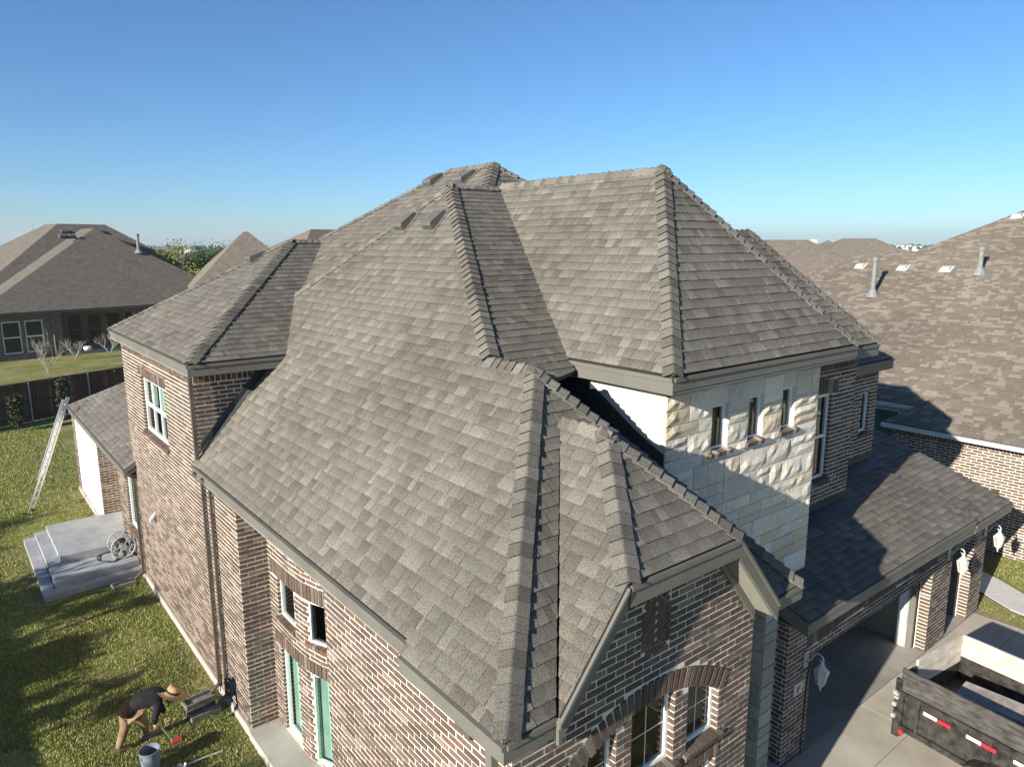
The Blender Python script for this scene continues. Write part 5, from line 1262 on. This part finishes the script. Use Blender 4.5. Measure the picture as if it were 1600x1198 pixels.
# bare shrubs in the rear neighbour's bed
for px, lab, hh, sd_, z in (((76, 584), 'bare pale-branched young tree on the lawn beyond the fence', 3.2, 21, 0), ((118, 562), 'bare twiggy bush beside the rear porch column', 2.0, 22, 0), ((172, 555), 'bare twiggy bush in front of the dark porch', 2.2, 23, 0)):
    p = P(px, z=z); r_ = empty('bare_shrub', tuple(p), world_kids=True); tag(r_, lab, 'shrub', 'bare shrubs behind the fence')
    branch_tree(r_, p, hh, .8, sd_, 3, .017, 'twig', 'branches', 6)
p = nq(5.4, .5, .18); pt_ = empty('porch_pot', tuple(p), world_kids=True); tag(pt_, 'round white pot at the edge of the rear porch', 'pot')
mb = MB(); mb.lathe([(0, 0), (.2, .02), (.3, .15), (.3, .28), (.22, .36), (.2, .34), (.26, .27), (.2, .1), (0, .08)], p, 16); mb.build('bowl', 'white', pt_, smooth=True)
# trees on the left that shade the lawn
for k, (x, y, h_, r_, s_) in enumerate(((-8.6, 8.2, 4.3, .5, 31), (-8.8, 11.6, 4.5, .42, 32), (-8.4, 14.4, 4.2, .4, 33), (-9.4, 17.6, 4.6, .55, 34), (-9.0, 22.5, 4.2, .5, 35), (-9.8, 28.5, 4.6, .6, 36))):
    tree('ornamental_tree', ['first', 'second', 'third', 'fourth', 'fifth', 'sixth'][k]+' ornamental tree from the street in the row beyond the left fence', (x, y, 0), h_*1.25, r_, 2600, .10, 'leaf_green', s_, 'trees beyond the left fence')

# grass blades on the near lawn
rr = random.Random(77); vs = []; fs = []; cs = []
def blades(n, fx, fy, hmax, keep):
    for i in range(n):
        x, y = fx(), fy()
        if not keep(x, y): continue
        a = rr.uniform(0, 2*PI); h = hmax*rr.uniform(.4, 1); wd = .006+.0015*y/10; lx, ly = rr.uniform(-.5, .5)*h, rr.uniform(-.5, .5)*h
        k = len(vs); vs.extend([(x-math.cos(a)*wd, y-math.sin(a)*wd, -.01), (x+math.cos(a)*wd, y+math.sin(a)*wd, -.01), (x+lx, y+ly, h)]); fs.append((k, k+1, k+2))
        d = rr.random(); c = (.19, .245, .045) if d < .5 else ((.12, .165, .03) if d < .72 else (.42, .35, .18)); cs.extend([c]*3)
def on_lawn(x, y):
    if x > 3.18: return False
    if 18.4 < y < 22.9 and x > 1.05: return False
    p_ = math.sin(1.7*x+.9*y)+math.sin(1.3*y-2.1*x+2)+.6*math.sin(4.1*x+3.3*y)
    if p_ < -.9: return rr.random() < .25                  # worn, thin patches
    return rr.random() < .9 if x < 2.95 else rr.random() < .5
blades(90000, lambda: rr.uniform(-.3, 3.2), lambda: rr.uniform(9.5, 18.5), .05, on_lawn)
blades(50000, lambda: rr.uniform(-.5, 3.4), lambda: 18+20*rr.random()**1.4, .06, lambda x, y: on_lawn(x, y) or (y > 27.2))
mb = MB(); mb.v = vs; mb.f = fs; mb.c = cs
MAT['grass'] = attr_mat('grass', .9, 3, .2, .55, .25, 0)
tag(mb.build('grass', 'grass'), 'short patchy green and straw-coloured grass on the left lawn', 'grass', kind='stuff')
vs = []; fs = []; cs = []
blades(26000, lambda: rr.uniform(17.4, 24), lambda: rr.uniform(1.5, 6.0), .05, lambda x, y: not any((x-a)**2+(y-b)**2 < .62**2 for a, b in [(c0[0]+(c1[0]-c0[0])*t/4, c0[1]+(c1[1]-c0[1])*t/4) for c0, c1 in zip(cen, cen[1:]) for t in range(4)]))
mb = MB(); mb.v = vs; mb.f = fs; mb.c = cs
tag(mb.build('grass', 'grass'), 'short dry grass right of the garage beside the path', 'grass', kind='stuff')

# ================================================================== far skyline
MAT['town_white'] = mix_mat('town_white', (.5, .5, .48), (.7, .7, .68), .02, .9, 0)
MAT['town_tan'] = mix_mat('town_tan', (.3, .26, .22), (.4, .36, .3), .02, .9, 0)
MAT['far_tree'] = mix_mat('far_tree', (.03, .045, .025), (.06, .075, .04), .05, 1, 0)
def block(name, label, px0, px1, ytop, d, mat, cat='building', group='skyline buildings'):
    a = atd((px0, ytop), d); b = atd((px1, ytop), d); e = (b-a); wv = np.linalg.norm(e); e /= wv; n = np.array([-e[1], e[0], 0])
    root = empty(name, (a[0], a[1], 0), world_kids=True); tag(root, label, cat, group)
    mb = MB(); mb.prism([(a[0], a[1], -1), (b[0], b[1], -1), tuple((b+n*wv*.6)[:2])+(-1,), tuple((a+n*wv*.6)[:2])+(-1,)], (0, 0, a[2]+1)); mb.build('wall', mat, root)
    mb = MB(); mb.prism([tuple(a[:2])+(a[2],), tuple(b[:2])+(a[2],), tuple((b+n*wv*.6)[:2])+(a[2],), tuple((a+n*wv*.6)[:2])+(a[2],)], (0, 0, .4)); mb.build('roof', 'town_tan', root)
block('office_tower', 'small pale tower block on the right-hand skyline', 1268, 1277, 374, 1500, 'town_white')
block('warehouse', 'long white warehouse low on the right-hand horizon', 1395, 1425, 383.5, 900, 'town_white')
block('warehouse', 'narrow pale shed right of the long white warehouse on the horizon', 1430, 1443, 385, 800, 'town_white')
block('warehouse', 'white roofed shed in the gap between the two leafy trees', 286, 299, 390, 420, 'town_white')
block('warehouse', 'low pale building glimpsed above the dark tree in the left gap', 270, 284, 393, 330, 'town_tan')
rr = random.Random(5); fo = MB(); vs = []; fs = []
for i in range(700):
    xx = rr.uniform(-60, 1660); d = rr.uniform(420, 1600); p = atd((xx, 384), d); hgt = rr.uniform(3, 8); wd = rr.uniform(5, 16)
    for k in range(16):
        c = Vector((p[0]+rr.gauss(0, wd*.4), p[1]+rr.gauss(0, wd*.4), hgt*rr.random())); s = rr.uniform(.8, 2.2)
        a = Vector((rr.uniform(-1, 1), rr.uniform(-1, 1), rr.uniform(-1, 1))).normalized(); b = a.orthogonal(); q = len(vs)
        vs += [c-a*s, c+b*s, c+a*s, c-b*s]; fs.append((q, q+1, q+2, q+3))
fo.add(vs, fs); tag(fo.build('far_woods', 'far_tree'), 'distant dark line of trees along the horizon', 'woods', kind='stuff')
# town roofs scattered in the middle distance
for i in range(14):
    xx = rr.uniform(0, 300) if i % 2 else rr.uniform(1180, 1450); d = 170+36*(i//2); p = atd((xx, 400), d)
    e = np.array([math.cos(i), math.sin(i)])
    hip_house('hip_roofed_house', 'tiny tan roof near the '+('left' if i % 2 else 'right')+' horizon, about '+('one', 'two', 'three', 'four', 'five', 'six', 'seven')[i//2]+' streets out', (p[0], p[1]), e, 14, 11, 3, .6, 'scattered houses near the horizon', 'far_roof', 'far_wall2')
mt = empty('radio_mast', tuple(atd((55, 384), 600)[:2])+(0,), world_kids=True); tag(mt, 'thin lattice radio mast on the left horizon', 'mast')
a = atd((55, 384), 600); t_ = atd((55, 350), 600)
mb = MB()
for k in range(3):
    an = 2*PI*k/3; mb.bar((a[0]+.7*math.cos(an), a[1]+.7*math.sin(an), 0), (a[0]+.15*math.cos(an), a[1]+.15*math.sin(an), t_[2]), .14)
for k in range(10): mb.box((a[0], a[1], t_[2]*(k+.5)/10), (1.2*(1-k/12), 1.2*(1-k/12), .1))
mb.build('lattice', 'galv', mt)

# ================================================================== haze
hz = bpy.data.materials.new('haze'); hz.use_nodes = True; nt = hz.node_tree; nt.nodes.clear()
out = nt.nodes.new('ShaderNodeOutputMaterial'); pv = nt.nodes.new('ShaderNodeVolumePrincipled'); pv.inputs['Color'].default_value = (.80, .88, .95, 1); pv.inputs['Density'].default_value = .00028; pv.inputs['Anisotropy'].default_value = .2
nt.links.new(pv.outputs[0], out.inputs['Volume'])
mb = MB(); mb.box2((-2500, -2500, -1.2), (2500, 2500, 40)); MAT['hz'] = hz
tag(mb.build('haze', 'hz'), 'thin pale daylight haze softening the far skyline', 'haze', kind='stuff')
